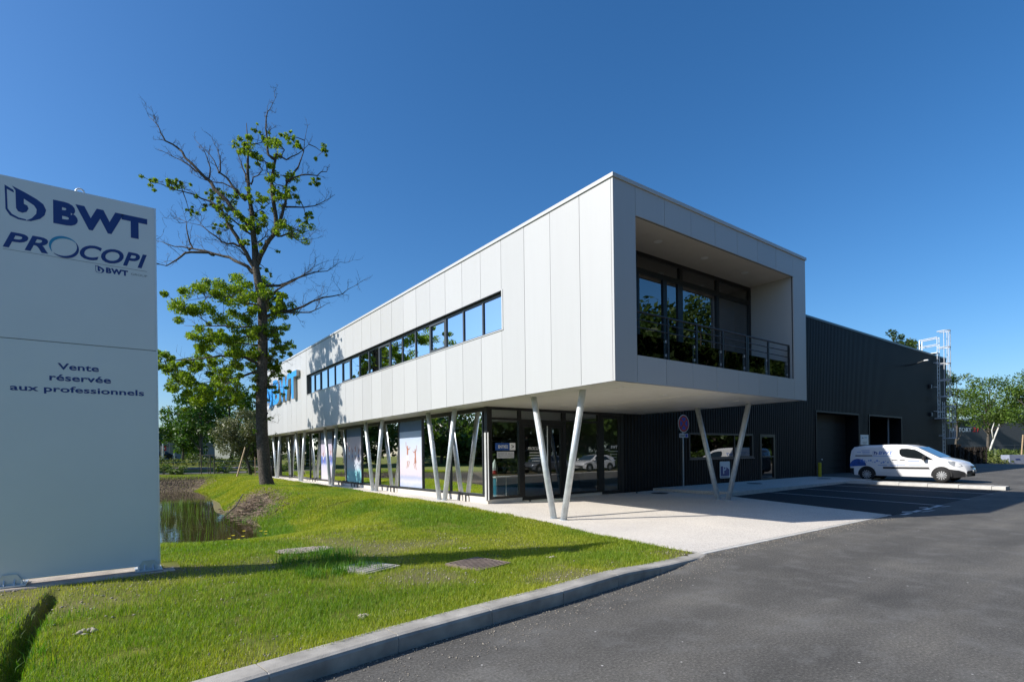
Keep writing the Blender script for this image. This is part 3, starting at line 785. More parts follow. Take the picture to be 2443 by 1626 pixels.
def figure(p, y, z, s, cloth, flip=1):
    f = flip
    mb = MB(); disc(mb, y, z + .48 * s, .06 * s)
    limb(mb, [(y, z + .42 * s), (y + .01 * f, z + .2 * s), (y + .02 * f, z)], .17 * s, .13 * s)
    limb(mb, [(y + .06 * f * s, z + .38 * s), (y + .17 * f * s, z + .50 * s), (y + .19 * f * s, z + .74 * s)], .055 * s, .035 * s)
    limb(mb, [(y - .06 * f * s, z + .36 * s), (y - .20 * f * s, z + .34 * s), (y - .30 * f * s, z + .46 * s)], .055 * s, .035 * s)
    limb(mb, [(y - .03 * f, z - .2 * s), (y - .18 * f * s, z - .30 * s), (y - .06 * f * s, z - .55 * s)], .08 * s, .04 * s)
    limb(mb, [(y + .03 * f, z - .2 * s), (y + .04 * f * s, z - .42 * s), (y + .12 * f * s, z - .62 * s)], .08 * s, .04 * s)
    o = mb.build('printed_figure', M_skin, p)
    mb = MB(); XX = XPo - .008
    mb.add([(XX, y - .08 * s, z + .05 * s), (XX, y + .09 * s, z + .05 * s), (XX, y + .10 * s, z - .24 * s), (XX, y - .14 * s, z - .24 * s)], [(0, 1, 2, 3)]); mb.build('printed_shorts', cloth, o)
ps = poster(mull[2], mull[3], M_post1); figure(ps, mull[2] + 1.28, 1.65, .78, M_cloth, 1); figure(ps, mull[2] + .62, 1.55, .70, M_skin, -1)
ps = poster(mull[5], mull[6], M_post2)
for k in range(4): figure(ps, mull[5] + .4 + .42 * k, 1.75 + .12 * (k % 2), .55, (M_navy, M_cloth)[k % 2], (-1) ** k)
ps = poster(mull[7], mull[8], M_post3)
for k in range(4): figure(ps, mull[7] + .35 + .42 * k, 1.75 - .1 * (k % 2), .5, (M_navy, M_cloth)[k % 2], (-1) ** k)
M_blind = pm('grey_screen', (.22, .22, .225), .7, var=.08, scale=20)
for (ya, yb) in ((mull[10] + .04, mull[11] - .04), (mull[11] + .04, 29.6), (29.7, 31.9)):
    mb = MB(); mb.box(XG + .05, XG + .06, ya, yb, .43, 2.62); mb.build('screen_blind', M_blind, off)
# ---- shop inside
mb = MB(); mb.box(XG + .25, 7.2, YE + .2, YEND - .3, -.1, .16); mb.build('shop_floor', pm('shop_floor', (.20, .20, .20), .35), off)
mb = MB(); mb.box(7.15, 7.21, YE + .07, YEND - .3, .16, ZB - .002); mb.box(1.25, 7.2, YEND - .35, YEND - .3, .16, ZB - .002); mb.build('shop_wall', pm('shop_wall', (.34, .32, .27), .8), off)
mb = MB(); mb.box(2.5, 4.6, 21.2, 21.3, .16, 3.0); mb.build('shop_partition', pm('shop_wall', (0, 0, 0)), off)
for k in range(6):
    mb = MB(); mb.box(2.4, 2.5, 7 + k * 2.4, 8.6 + k * 2.4, 2.86, 2.90); mb.build('ceiling_light', M_white, off)
# ------------------------------------------------------------------ 3-D letters on the white facade
fs_ = thing('facade_lettering', 'blue three-dimensional company letters with white drop emblem fixed high on the white facade', 'sign', (-.1, 26.5, 4.95))
def letter3d(key, ya, yb, z0, z1):
    # seen from -x: reading direction runs towards -y
    mb = MB(); mb.text(key, (-.20, ya, z0), (0, yb - ya, 0), (0, 0, z1 - z0), (1, 0, 0), .18); o = mb.build('letter', M_retgrey, fs_)
    mb = MB(); mb.text(key, (-.204, ya, z0), (0, yb - ya, 0), (0, 0, z1 - z0)); mb.build('letter_face', M_blue3d, o)
letter3d('B', 28.55, 26.98, 4.98, 6.50); letter3d('W', 26.95, 24.75, 4.98, 6.50); letter3d('T', 24.85, 23.15, 4.98, 6.50)
LOGO1 = [(72, 158), (150, 198), (215, 235), (255, 265), (272, 300), (262, 330), (235, 350), (180, 362), (150, 358), (185, 345), (212, 320), (215, 295), (200, 272),
         (140, 232), (140, 262), (160, 272), (167, 290), (155, 308), (130, 313), (105, 303), (94, 285), (92, 185)]
LOGO2 = [(30, 152), (34, 290), (58, 325), (105, 349), (150, 358), (152, 351), (110, 340), (70, 318), (46, 287), (43, 176), (84, 198), (80, 182)]
def unsh(p): return [((x - 30) / 242.0, 1 - (y - (x - 30) * .205 - 150) / 170.0) for x, y in p]
LOGO1, LOGO2 = unsh(LOGO1), unsh(LOGO2)
def sub(p, q):  # fan-safe ear clipping is left to Blender's ngon fill
    return p
for (pl_, mt_) in ((LOGO1, M_blue3d), (LOGO2, M_white)):
    mb = MB(); mb.prism([(p[0], p[1]) for p in pl_], (-.20, 30.6, 5.0), (0, -1.7, 0), (0, 0, 1.5), (1, 0, 0), .16); mb.build('emblem', mt_, fs_)

# ------------------------------------------------------------------ goods in the shop
def pattern(name, a_, b_, sc):
    mt, t, b, N, L = nodes(name); c = N('ShaderNodeTexChecker'); c.inputs['Scale'].default_value = sc
    tc = N('ShaderNodeTexCoord'); L(tc.outputs['Object'], c.inputs['Vector']); c.inputs[1].default_value = (*a_, 1); c.inputs[2].default_value = (*b_, 1)
    L(c.outputs[0], b.inputs['Base Color']); b.inputs['Roughness'].default_value = .6; return mt
M_teal = pm('teal_card', (.07, .36, .40), .5, var=.15, scale=2); M_patt = pattern('printed_card', (.62, .60, .50), (.42, .33, .26), 9)
for k, (y, h, wd, lab) in enumerate(((14.05, 2.36, .34, 'tall teal cardboard display column nearest the beach poster'), (14.55, 2.36, .30, 'tall patterned cardboard column second from the beach poster'),
        (15.05, 2.30, .34, 'tall teal cardboard column third from the beach poster'), (15.6, 1.05, .36, 'short patterned display box among the tall teal columns'),
        (16.25, 1.75, .34, 'medium patterned display column behind a steel column foot'), (13.3, 1.15, .5, 'low teal display box beside the beach poster'))):
    t_ = thing('display_column', lab, 'display', (1.6, y, .16), 'cardboard displays in the shop window')
    mb = MB(); mb.bbox(1.42, 1.42 + wd + .1, y - wd / 2, y + wd / 2, .16, h, .02); mb.build('body', (M_teal, M_patt)[k in (1, 3, 4)], t_)
    mb = MB(); mb.box(1.40, 1.418, y - wd / 2 - .0, y - wd / 2 + .08, .2, h - .05); mb.box(1.40, 1.418, y + wd / 2 - .08, y + wd / 2, .2, h - .05); mb.build('printed_edge', (M_patt, M_teal)[k in (1, 3, 4)], t_)
t_ = thing('pool_display', 'low blue pool basin display standing behind the entrance doors', 'display', (4.2, 8.0, .16))
M_pool = pm('pool_blue', (.03, .22, .32), .35, var=.2, scale=3)
mb = MB(); mb.bbox(2.2, 6.2, 7.5, 7.7, .16, .86, .03); mb.build('front_panel', M_pool, t_)
mb = MB(); mb.bbox(2.2, 6.2, 7.72, 8.9, .16, .80, .03); mb.build('basin', pm('pool_teal', (.05, .35, .42), .3), t_)
mb = MB(); mb.box(2.15, 6.25, 7.45, 7.74, .862, .90); mb.build('rim', M_white, t_)
t_ = thing('sales_counter', 'pale counter with sloping top seen through the last side window', 'counter', (1.7, 9.4, .16))
mb = MB(); mb.bbox(1.45, 2.1, 8.7, 10.3, .16, .86, .02); mb.build('counter_body', M_teal, t_); mb = MB(); mb.prism([(0, 0), (1.0, 0), (.85, .35), (.5, .5), (.15, .4)], (1.5, 10.3, .865), (0, -1, 0), (0, 0, 1), (1, 0, 0), .5); mb.build('dome_display', M_grey, t_)
for y, z, lab in ((9.1, 1.35, 'small beach picture card hanging in the side window'), (9.3, .95, 'pale framed card propped low in the side window')):
    t_ = thing('picture_card', lab, 'card', (1.45, y, z))
    mb = MB(); mb.box(1.44, 1.46, y - .32, y + .32, z, z + (.55 if z > 1 else .45)); mb.build('card', M_post2 if z > 1 else M_retgrey, t_)
    mb = MB(); mb.add([(1.436, y - .2, z + .05), (1.436, y + .2, z + .05), (1.436, y, z + .35)], [(0, 1, 2)]); mb.build('printed_figure', M_skin, t_)
M_red = pm('red_plastic', (.55, .02, .03), .4)
t_ = thing('display_table', 'slim wire table with red and pink goods in the corner window', 'table', (1.9, 6.9, .16))
mb = MB(); mb.box(1.5, 2.1, 6.7, 7.3, .95, .98); mb.build('tabletop', pm('ply', (.45, .36, .25), .6), t_)
for (x, y) in ((1.53, 6.73), (2.07, 6.73), (1.53, 7.27), (2.07, 7.27)):
    mb = MB(); mb.tube([(x, y, .16), (x, y, .95)], .012, 6); mb.build('leg', M_bright, t_)
t_ = thing('parasol_toy', 'red and white folded pool toy leaning on the wire table', 'toy', (1.75, 6.95, .98))
mb = MB(); mb.tube([(1.7, 6.9, .98), (1.75, 6.95, 1.2), (1.8, 6.98, 1.5)], [.10, .13, .02], 10); mb.build('toy_body', M_white, t_)
mb = MB(); mb.tube([(1.66, 6.86, .99), (1.69, 6.9, 1.1)], [.13, .11], 10); mb.build('toy_base', M_red, t_)
t_ = thing('shelving', 'dark shop shelving along the back wall behind the glass', 'shelves', (6.6, 14, .16))
mb = MB()
for k in range(5): mb.box(6.3, 6.9, 9.5, 20, .3 + k * .5, .34 + k * .5)
mb.build('shelf_boards', M_grey, t_)
for k in range(6):
    mb = MB(); mb.box(6.28, 6.92, 9.5 + k * 2.08, 9.56 + k * 2.08, .16, 2.5); mb.build('upright', M_black, t_)

# ------------------------------------------------------------------ warehouse
WH = 9.05; YWl = 6.2; WX0, WX1 = 7.23, 46.5
wh = thing('warehouse', 'tall black ribbed-metal warehouse with loading bays behind the white office', 'building', (27, 20, 0))
M_rib = pm('black_ribbed_steel', (.0035, .0048, .0068), .50, var=.12, scale=.5, spec=.28)
OPN = [(11.4, 16.45, 1.40, 2.46), (17.2, 18.6, -.1, 2.45), (23.2, 28.9, -.1, 3.82), (30.6, 36.2, -.1, 3.85)]
def zint(x):
    for a_, b_, z0, z1 in OPN:
        if a_ < x < b_:
            return [(z1, WH)] if z0 < 0 else [(-.05, z0), (z1, WH)]
    return [(-.05, WH)]
mb = MB(); p = .19; x = WX0
prof = [(0, 0), (.085, 0), (.105, -.035), (.17, -.035), (.19, 0)]
while x < WX1 - .01:
    for (z0, z1) in zint(x + p / 2):
        vs = []
        for (dx, dy) in prof: vs += [(x + dx, YWl + dy, z0), (x + dx, YWl + dy, z1)]
        mb.add(vs, [(2 * i, 2 * i + 2, 2 * i + 3, 2 * i + 1) for i in range(4)])
    x += p
XE = x
mb.build('ribbed_wall', M_rib, wh)
mb = MB(); mb.quad((XE, YWl, -.05), (XE, 40, -.05), (XE, 40, WH), (XE, YWl, WH)); mb.quad((WX0, 40, 0), (XE, 40, 0), (XE, 40, WH), (WX0, 40, WH)); mb.quad((8.48, YWl + .02, 7), (8.48, 40, 7), (8.48, 40, WH), (8.48, YWl + .02, WH))
mb.build('rear_walls', M_rib, wh)
mb = MB(); mb.box(8.48, XE, YWl + .05, 40, WH - .4, WH - .25); mb.build('roof', M_backing, wh)
mb = MB(); mb.box(8.47, XE + .03, YWl - .06, YWl + .22, WH - .06, WH + .06); mb.build('roof_flashing', pm('flashing', (.03, .045, .055), .4), wh)
# office window in the ribbed wall
wd_ = empty('window', (13.9, YWl, 1.4), parent=wh)
mb = MB(); mb.box(11.33, 16.5, YWl - .07, YWl + .05, 1.36, 1.44); mb.box(11.33, 16.5, YWl - .06, YWl + .05, 2.42, 2.50); mb.box(11.33, 11.42, YWl - .06, YWl + .05, 1.44, 2.42); mb.box(16.41, 16.5, YWl - .06, YWl + .05, 1.44, 2.42); mb.box(14.9, 14.96, YWl - .02, YWl + .05, 1.44, 2.42); mb.build('window_frame', M_frame, wd_)
for (xa, xb) in ((11.42, 14.9), (14.96, 16.41)):
    mb = MB(); mb.quad((xa, YWl + .02, 1.44), (xb, YWl + .02, 1.44), (xb, YWl + .02, 2.42), (xa, YWl + .02, 2.42)); mb.build('pane', M_glassbal, wd_)
mb = MB(); mb.box(11.3, 16.55, YWl - .10, YWl - .06, 1.325, 1.36); mb.build('window_sill', M_framegrey, wd_)
mb = MB(); mb.box(8.5, 30.3, 8.2, 8.3, 0, 4); mb.build('inner_wall', pm('office_dark', (.05, .05, .05), .8), wh)
dd = empty('glass_door', (17.9, YWl, .2), parent=wh)
mb = MB(); mb.box(17.15, 17.30, YWl - .05, YWl + .05, .2, 2.50); mb.box(18.45, 18.62, YWl - .05, YWl + .05, .2, 2.50); mb.box(17.30, 18.45, YWl - .05, YWl + .05, 2.36, 2.50); mb.box(17.30, 18.45, YWl - .05, YWl + .05, .2, .34); mb.build('door_frame', M_dark, dd)
mb = MB(); mb.quad((17.30, YWl, .34), (18.45, YWl, .34), (18.45, YWl, 2.36), (17.30, YWl, 2.36)); mb.build('pane', M_glassbal, dd)
mb = MB(); mb.box(17.32, 18.43, YWl - .06, YWl - .045, 1.36, 1.42); mb.build('push_bar', M_frame, dd)
# loading bays
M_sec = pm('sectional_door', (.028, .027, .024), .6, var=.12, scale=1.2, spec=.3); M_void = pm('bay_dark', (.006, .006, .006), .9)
for (xa, xb, zt, dep) in ((23.2, 28.9, 3.82, .75), (30.6, 36.2, 3.85, 3.0)):
    bay = empty('loading_bay', ((xa + xb) / 2, YWl + .3, 0), parent=wh)
    mb = MB(); mb.box(xa - .10, xa, YWl - .07, YWl + dep, -.05, zt + .10); mb.box(xb, xb + .10, YWl - .07, YWl + dep, -.05, zt + .10); mb.box(xa, xb, YWl - .07, YWl + dep, zt, zt + .10); mb.build('bay_surround', M_rib, bay)
    if dep < 1:
        for k in range(8):
            z0 = .12 + k * .465
            if k >= 5: mb = MB(); mb.box(xa, xb, YWl + dep - .06, YWl + dep, z0, min(z0 + .455, zt)); mb.build('door_section', M_sec, bay)
            else:
                for (qa, qb) in ((xa, 24.45), (25.6, xb)):
                    mb = MB(); mb.box(qa, qb, YWl + dep - .06, YWl + dep, z0, z0 + .455); mb.build('door_section', M_sec, bay)
        mb = MB(); mb.box(24.48, 25.57, YWl + dep - .065, YWl + dep - .01, .14, 2.44); o = mb.build('wicket_door', M_sec, bay)
        mb = MB(); mb.box(25.40, 25.50, YWl + dep - .12, YWl + dep - .066, 1.1, 1.16); mb.build('handle', M_bright, o)
    else:
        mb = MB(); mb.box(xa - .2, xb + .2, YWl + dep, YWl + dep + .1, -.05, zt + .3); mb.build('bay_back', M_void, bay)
        mb = MB(); mb.tube([(34.7, YWl + .25, .1), (34.7, YWl + .25, zt)], .05, 8); mb.build('guide_rail', M_grey, bay)
# ------------------------------------------------------------------ roof ladder with safety cage
lad = thing('caged_ladder', 'galvanised caged roof ladder in two flights at the far end of the black warehouse', 'ladder', (43.8, 5.8, .2))
M_gal2 = pm('ladder_galvanised', (.70, .72, .73), .45, metal=.2, var=.08)
def flight(xa, z0, z1, zc0, rails_up=0):
    yl = 5.92
    for x in (xa, xa + .5):
        mb = MB(); mb.box(x - .03, x + .03, yl - .015, yl + .015, z0, z1 + rails_up); mb.build('stringer', M_gal2, lad)
    z = z0 + .15
    mb = MB()
    while z < z1: mb.tube([(xa, yl, z), (xa + .5, yl, z)], .016, 6); z += .30
    mb.build('rungs', M_gal2, lad)
    z = zc0; top_ = z1 + rails_up
    def hoop(z):
        c = (xa + .25, yl - .38)
        return [(xa - .02, yl, z)] + [(c[0] + .40 * math.cos(a), c[1] + .38 * math.sin(a), z) for a in np.linspace(math.pi * .98, 2 * math.pi * 1.01, 13)] + [(xa + .52, yl, z)]
    zz = []
    while z < top_ + .5:
        mb = MB(); mb.tube(hoop(z), .036, 6); mb.build('cage_hoop', M_gal2, lad); zz.append(z); z += 1.27
    for i in (2, 5, 7, 9, 12):
        h = hoop(0)[i]; mb = MB(); mb.tube([(h[0], h[1], zc0), (h[0], h[1], zz[-1])], .022, 5); mb.build('cage_bar', M_gal2, lad)
    for z in np.arange(z0 + .5, z1, 1.9):
        MB().box(xa - .05, xa - .02, yl, YWl, z, z + .05).build('wall_bracket', M_gal2, lad); MB().box(xa + .52, xa + .55, yl, YWl, z, z + .05).build('wall_bracket', M_gal2, lad)
flight(44.55, .3, 5.4, 2.5); flight(43.4, 4.1, 9.3, 5.75, 1.15)
mb = MB(); mb.box(43.3, 45.2, 5.5, 6.12, 4.02, 4.07); mb.build('landing', M_gal2, lad)
for x in (43.35, 43.95):
    mb = MB(); mb.tube([(x, 5.92, 10.40), (x, 7.05, 10.32)], .035, 6); mb.build('handrail', M_gal2, lad); MB().tube([(x, 5.92, 9.85), (x, 7.05, 9.78)], .03, 6).build('handrail', M_gal2, lad)
    mb = MB(); mb.box(x - .03, x + .03, 7.02, 7.08, 8.9, 10.36); mb.build('rail_post', M_gal2, lad)
mb = MB(); mb.box(43.3, 44.0, 5.9, 6.7, 9.16, 9.22); mb.build('step_over', M_gal2, lad)
# ------------------------------------------------------------------ wall lamp
wl = thing('wall_lamp', 'slim yard lamp on a long dark arm high on the black warehouse wall', 'lamp', (36.9, 6.1, 7.6))
mb = MB(); mb.tube([(37.2, 6.2, 7.66), (37.2, 5.8, 7.66), (37.2, 5.4, 7.74), (37.2, 5.05, 7.84)], .04, 8); mb.build('arm', M_black, wl)
mb = MB(); mb.bbox(37.12, 37.28, 4.80, 5.06, 7.83, 7.90, .02); mb.build('lamp_head', M_white, wl)
for (x, z, lab) in ((42.3, 6.35, 'upper small junction box beside the caged ladder'), (42.35, 4.2, 'larger lower junction box beside the caged ladder')):
    t_ = thing('junction_box', lab, 'box', (x, 6.0, z)); mb = MB(); mb.bbox(x - .15, x + .15, 6.02, 6.16, z, z + .30, .02); mb.build('housing', M_frame, t_); mb = MB(); mb.box(x - .11, x + .11, 6.005, 6.019, z + .04, z + .26); mb.build('cover', M_grey, t_)
# ------------------------------------------------------------------ signs at the warehouse
ns = thing('no_stopping_sign', 'round red and blue no-stopping sign with small white plate on a grey pole', 'sign', (10.6, 5.75, .2))
NX, NY = 10.35, 5.75
mb = MB(); mb.tube([(NX, NY, .15), (NX, NY, 3.2)], .03, 10); mb.build('pole', M_galv, ns, smooth=True)
def cdisc(mb, c, r, y, r0=0, a0=0, a1=2 * math.pi, n=36):
    A = np.linspace(a0, a1, n + 1)
    vs = []
    for a in A: vs += [(c[0] + r0 * math.cos(a), y, c[1] + r0 * math.sin(a)), (c[0] + r * math.cos(a), y, c[1] + r * math.sin(a))]
    mb.add(vs, [(2 * i, 2 * i + 1, 2 * i + 3, 2 * i + 2) for i in range(n)])
cN = (NX, 2.83); M_sred = pm('sign_red', (.50, .012, .015), .4); M_sblue = pm('sign_plate_blue', (.02, .05, .45), .4)
mb = MB(); mb.tube([(NX, NY - .05, cN[1]), (NX, NY - .035, cN[1])], .36, 36); o = mb.build('disc', M_white, ns)
mb = MB(); cdisc(mb, cN, .335, NY - .0525, .0); mb.build('red_field', M_sred, o)
for k in range(4):
    a_ = math.pi / 4 + k * math.pi / 2; mb = MB()
    cc = [(cN[0] + .05 * math.cos(a_ + math.pi / 4) * 1.3, cN[1] + .05 * math.sin(a_ + math.pi / 4) * 1.3)]
    pts = [(cc[0][0], NY - .0545, cc[0][1])] + [(cN[0] + .25 * math.cos(b_), NY - .0545, cN[1] + .25 * math.sin(b_)) for b_ in np.linspace(a_ + .16, a_ + math.pi / 2 - .16, 9)]
    mb.add(pts, [tuple(range(len(pts)))]); mb.build('blue_sector', M_sblue, o)
mb = MB(); mb.box(NX - .29, NX + .29, NY - .05, NY - .035, 2.26, 2.43); o = mb.build('plate', M_white, ns)
mb = MB(); mb.text('SAUF', (NX - .25, NY - .054, 2.295), (.31, 0, 0), (0, 0, .10)); mb.build('lettering', M_black, o)
mb = MB(); mb.box(NX + .10, NX + .25, NY - .054, NY - .0505, 2.28, 2.41); o2 = mb.build('wheelchair_symbol', M_sblue, o)
psn = thing('parking_sign', 'white parking board with dark blue field on the black ribbed wall', 'sign', (14.0, 6.1, .5))
mb = MB(); mb.prism([(.05, 0), (.77, 0), (.82, .05), (.82, .71), (.77, .76), (.05, .76), (0, .71), (0, .05)], (13.58, 6.13, .46), (1, 0, 0), (0, 0, 1), (0, -1, 0), .012); mb.build('board', M_white, psn)
mb = MB(); mb.add([(13.64, 6.115, .56), (14.33, 6.115, .56), (14.33, 6.115, .85), (14.02, 6.115, 1.0), (13.64, 6.115, 1.0)], [(0, 1, 2, 3, 4)]); mb.build('blue_field', M_signblue, psn)
mb = MB(); mb.text('P', (13.83, 6.112, .66), (.26, 0, 0), (0, 0, .36)); mb.build('lettering', M_white, psn)
mb = MB(); mb.box(13.66, 14.30, 6.110, 6.114, .49, .53); mb.build('printed_line', M_grey, psn)
nb = thing('notice_board', 'small white notice between the two loading bays', 'sign', (29.75, 6.1, 2.0))
mb = MB(); mb.box(29.15, 30.35, 6.12, 6.15, 1.98, 2.62); mb.build('board', M_white, nb)
for (xa, xb, z0, mt_) in ((29.3, 29.55, 2.40, M_signblue), (29.7, 30.1, 2.42, M_cyan), (29.4, 30.1, 2.12, M_retgrey), (29.5, 30.0, 2.04, M_retgrey)):
    mb = MB(); mb.box(xa, xb, 6.114, 6.119, z0, z0 + .05); mb.build('printed_line', mt_, nb)
bo = thing('yellow_bollard', 'short yellow bollard at the end of the pavement by the loading bay', 'bollard', (22.15, 5.55, .22))
mb = MB(); mb.tube([(22.15, 5.55, .15), (22.15, 5.55, .98), (22.15, 5.55, 1.02)], [.085, .085, .06], 14); mb.build('post', pm('yellow_paint', (.45, .36, .01), .5, var=.15, scale=12), bo)
mb = MB(); mb.tube([(22.15, 5.55, .224), (22.15, 5.55, .245)], .14, 12); mb.build('base_plate', M_frame, bo)
for (x, y, z, lab) in ((8.1, 5.2, None, 'dark oval drain cover in the shaded forecourt near the entrance'), (14.3, 4.9, PZ, 'dark drain cover on the pavement below the parking board'), (20.4, 4.6, PZ, 'dark drain cover on the pavement near the yellow bollard')):
    zz = float(G(x, y)) + .016 if z is None else z + .001
    t_ = thing('drain_cover', lab, 'drain cover', (x, y, zz)); mb = MB(); mb.tube([(x, y, zz - .02), (x, y, zz + .008)], .32, 24); mb.build('frame', M_frame, t_); mb = MB(); mb.tube([(x, y, zz), (x, y, zz + .012)], .28, 24); mb.build('lid', M_black, t_)
for (x, y, lab) in ((2.45, 5.95, 'small black door stop at the foot of the entrance door'), (7.45, 5.75, 'small black door stop near the second glass door')):
    zz = float(G(x, y)) + .014; t_ = MB().tube([(x, y, zz), (x, y, zz + .05)], [.03, .022], 10).build('door_stop', M_black); top(t_, lab, 'door stop')

M_foot = pm('dusty_concrete', (.36, .31, .26), .9, var=.25, scale=4, bump=.4, bscale=60)
# ------------------------------------------------------------------ totem sign
TX0, TX1, TY, TZ0, TZ1 = -9.66, -7.86, 1.72, .125, 5.30
tt_ = thing('totem_sign', 'tall pale grey totem sign with dark blue company lettering beside the lawn', 'sign', (-8.76, 1.75, 0))
mb = MB(); mb.box(TX0, TX1, TY, TY + .05, TZ0, 3.222); mb.build('lower_panel', M_signface, tt_)
mb = MB(); mb.box(TX0, TX1, TY, TY + .05, 3.232, TZ1); mb.build('upper_panel', M_signface, tt_)
mb = MB(); mb.box(TX1 + .001, TX1 + .022, TY - .003, TY + .13, TZ0, TZ1); mb.box(TX0 - .022, TX0 - .001, TY - .003, TY + .13, TZ0, TZ1); mb.build('edge_profile', M_bright, tt_)
mb = MB(); mb.box(TX0, TX1, TY + .08, TY + .128, TZ0, TZ1); mb.build('back_panel', M_signface, tt_)
mb = MB(); mb.box(TX0, TX1, TY + .052, TY + .078, 3.20, 3.25); mb.build('inner_rail', M_grey, tt_)
mb = MB(); mb.tube([(-8.70 + .045 * math.cos(a), TY + .06, TZ1 + .02 + .045 * math.sin(a)) for a in np.linspace(0, math.pi, 9)], .012, 6); mb.build('lifting_eye', M_galv, tt_)
mb = MB(); mb.box(TX0 + .01, TX1 - .01, TY + .02, TY + .10, 3.222, 3.232); mb.build('panel_joint', M_grey, tt_)
YF = TY - .002
def flat(poly, x0, z0, w_, h_, mat, name='print', par=tt_):
    mb = MB(); mb.add([(x0 + p[0] * w_, YF, z0 + p[1] * h_) for p in poly], [tuple(range(len(poly)))]); return mb.build(name, mat, par)
def stext(key, x0, x1, z0, z1, mat):
    mb = MB(); mb.text(key, (x0, YF, z0), (x1 - x0, 0, 0), (0, 0, z1 - z0)); return mb.build('lettering', mat, tt_)
flat(LOGO1, -9.45, 4.80, .40, .385, M_signblue, 'emblem'); flat(LOGO2, -9.45, 4.80, .40, .385, M_signblue, 'emblem')
stext('BWT', -8.98, -7.945, 4.805, 5.118, M_signblue)
stext('PR', -9.475, -9.035, 4.385, 4.59, M_signblue); stext('COPI', -8.71, -7.955, 4.392, 4.60, M_signblue)
# the big ring: cyan upper left, dark lower right, swelling strokes
def ring(a0, a1, mat, w0, w1):
    vs = []; n = 24
    for i in range(n + 1):
        u = i / n; a = a0 + (a1 - a0) * u; wd = w0 + (w1 - w0) * math.sin(u * math.pi)
        for r_ in (.155, .155 - wd): vs.append((-8.872 + r_ * 1.0 * math.cos(a), YF - .0005, 4.51 + r_ * .93 * math.sin(a)))
    mb = MB(); mb.add(vs, [(2 * i, 2 * i + 1, 2 * i + 3, 2 * i + 2) for i in range(n)]); mb.build('ring', mat, tt_)
ring(R(35), R(215), M_cyan, .006, .036); ring(R(225), R(395), M_signblue, .006, .036)
flat([(0, 0), (1, 0), (1, 1), (0, 1)], -9.475, 4.357, 1.52, .005, M_grey, 'rule')
flat(LOGO1, -8.545, 4.243, .10, .095, M_signblue, 'emblem'); flat(LOGO2, -8.545, 4.243, .10, .095, M_signblue, 'emblem')
stext('BWT', -8.428, -8.178, 4.25, 4.328, M_signblue); stext('GROUP', -8.145, -7.953, 4.277, 4.305, M_grey)
stext('Vente', -8.955, -8.52, 2.865, 2.952, M_signblue); stext('reservee', -9.04, -8.388, 2.714, 2.80, M_signblue); stext('aux', -9.425, -8.008, 2.537, 2.645, M_signblue)
for x in (-9.45, -7.98):
    mb = MB(); mb.box(x - .16, x + .16, TY - .10, TY + .26, .055, .075); o = mb.build('foot_plate', M_galv, tt_)
    mb = MB()
    for dx in (-.05, .05): mb.prism([(0, 0), (.36, 0), (.25, .11), (.11, .11)], (x + dx - .006, TY - .10, .075), (0, 1, 0), (0, 0, 1), (1, 0, 0), .012)
    mb.prism([(0, 0), (.30, 0), (.22, .13), (.08, .13)], (x - .15, TY - .03, .075), (1, 0, 0), (0, 0, 1), (0, 1, 0), .012)
    mb.build('gusset', M_galv, tt_)
    for dx in (-.12, .12):
        for dy in (-.06, .22): mb = MB(); mb.tube([(x + dx, TY + dy, .07), (x + dx, TY + dy, .13)], .014, 6); mb.build('anchor_bolt', M_bright, o)
mb = MB(); mb.bbox(-9.9, -7.66, 1.50, 2.18, -.2, .05, .015); o = mb.build('concrete_footing', M_foot); top(o, 'pale concrete strip footing under the totem sign', 'footing')
TRUNK = [(0.09, 0.16), (-0.03, 0.72), (-0.1, 1.58), (-0.17, 2.86), (-0.18, 4.15), (-0.14, 5.43), (-0.08, 6.72), (-0.06, 8.0), (-0.09, 9.03), (-0.25, 9.89), (-0.41, 10.57), (-0.35, 10.55), (-0.39, 11.55), (-0.47, 12.38), (-0.51, 13.21), (-0.64, 14.04), (-0.68, 15.15), (-0.65, 16.26), (-0.71, 17.42)]
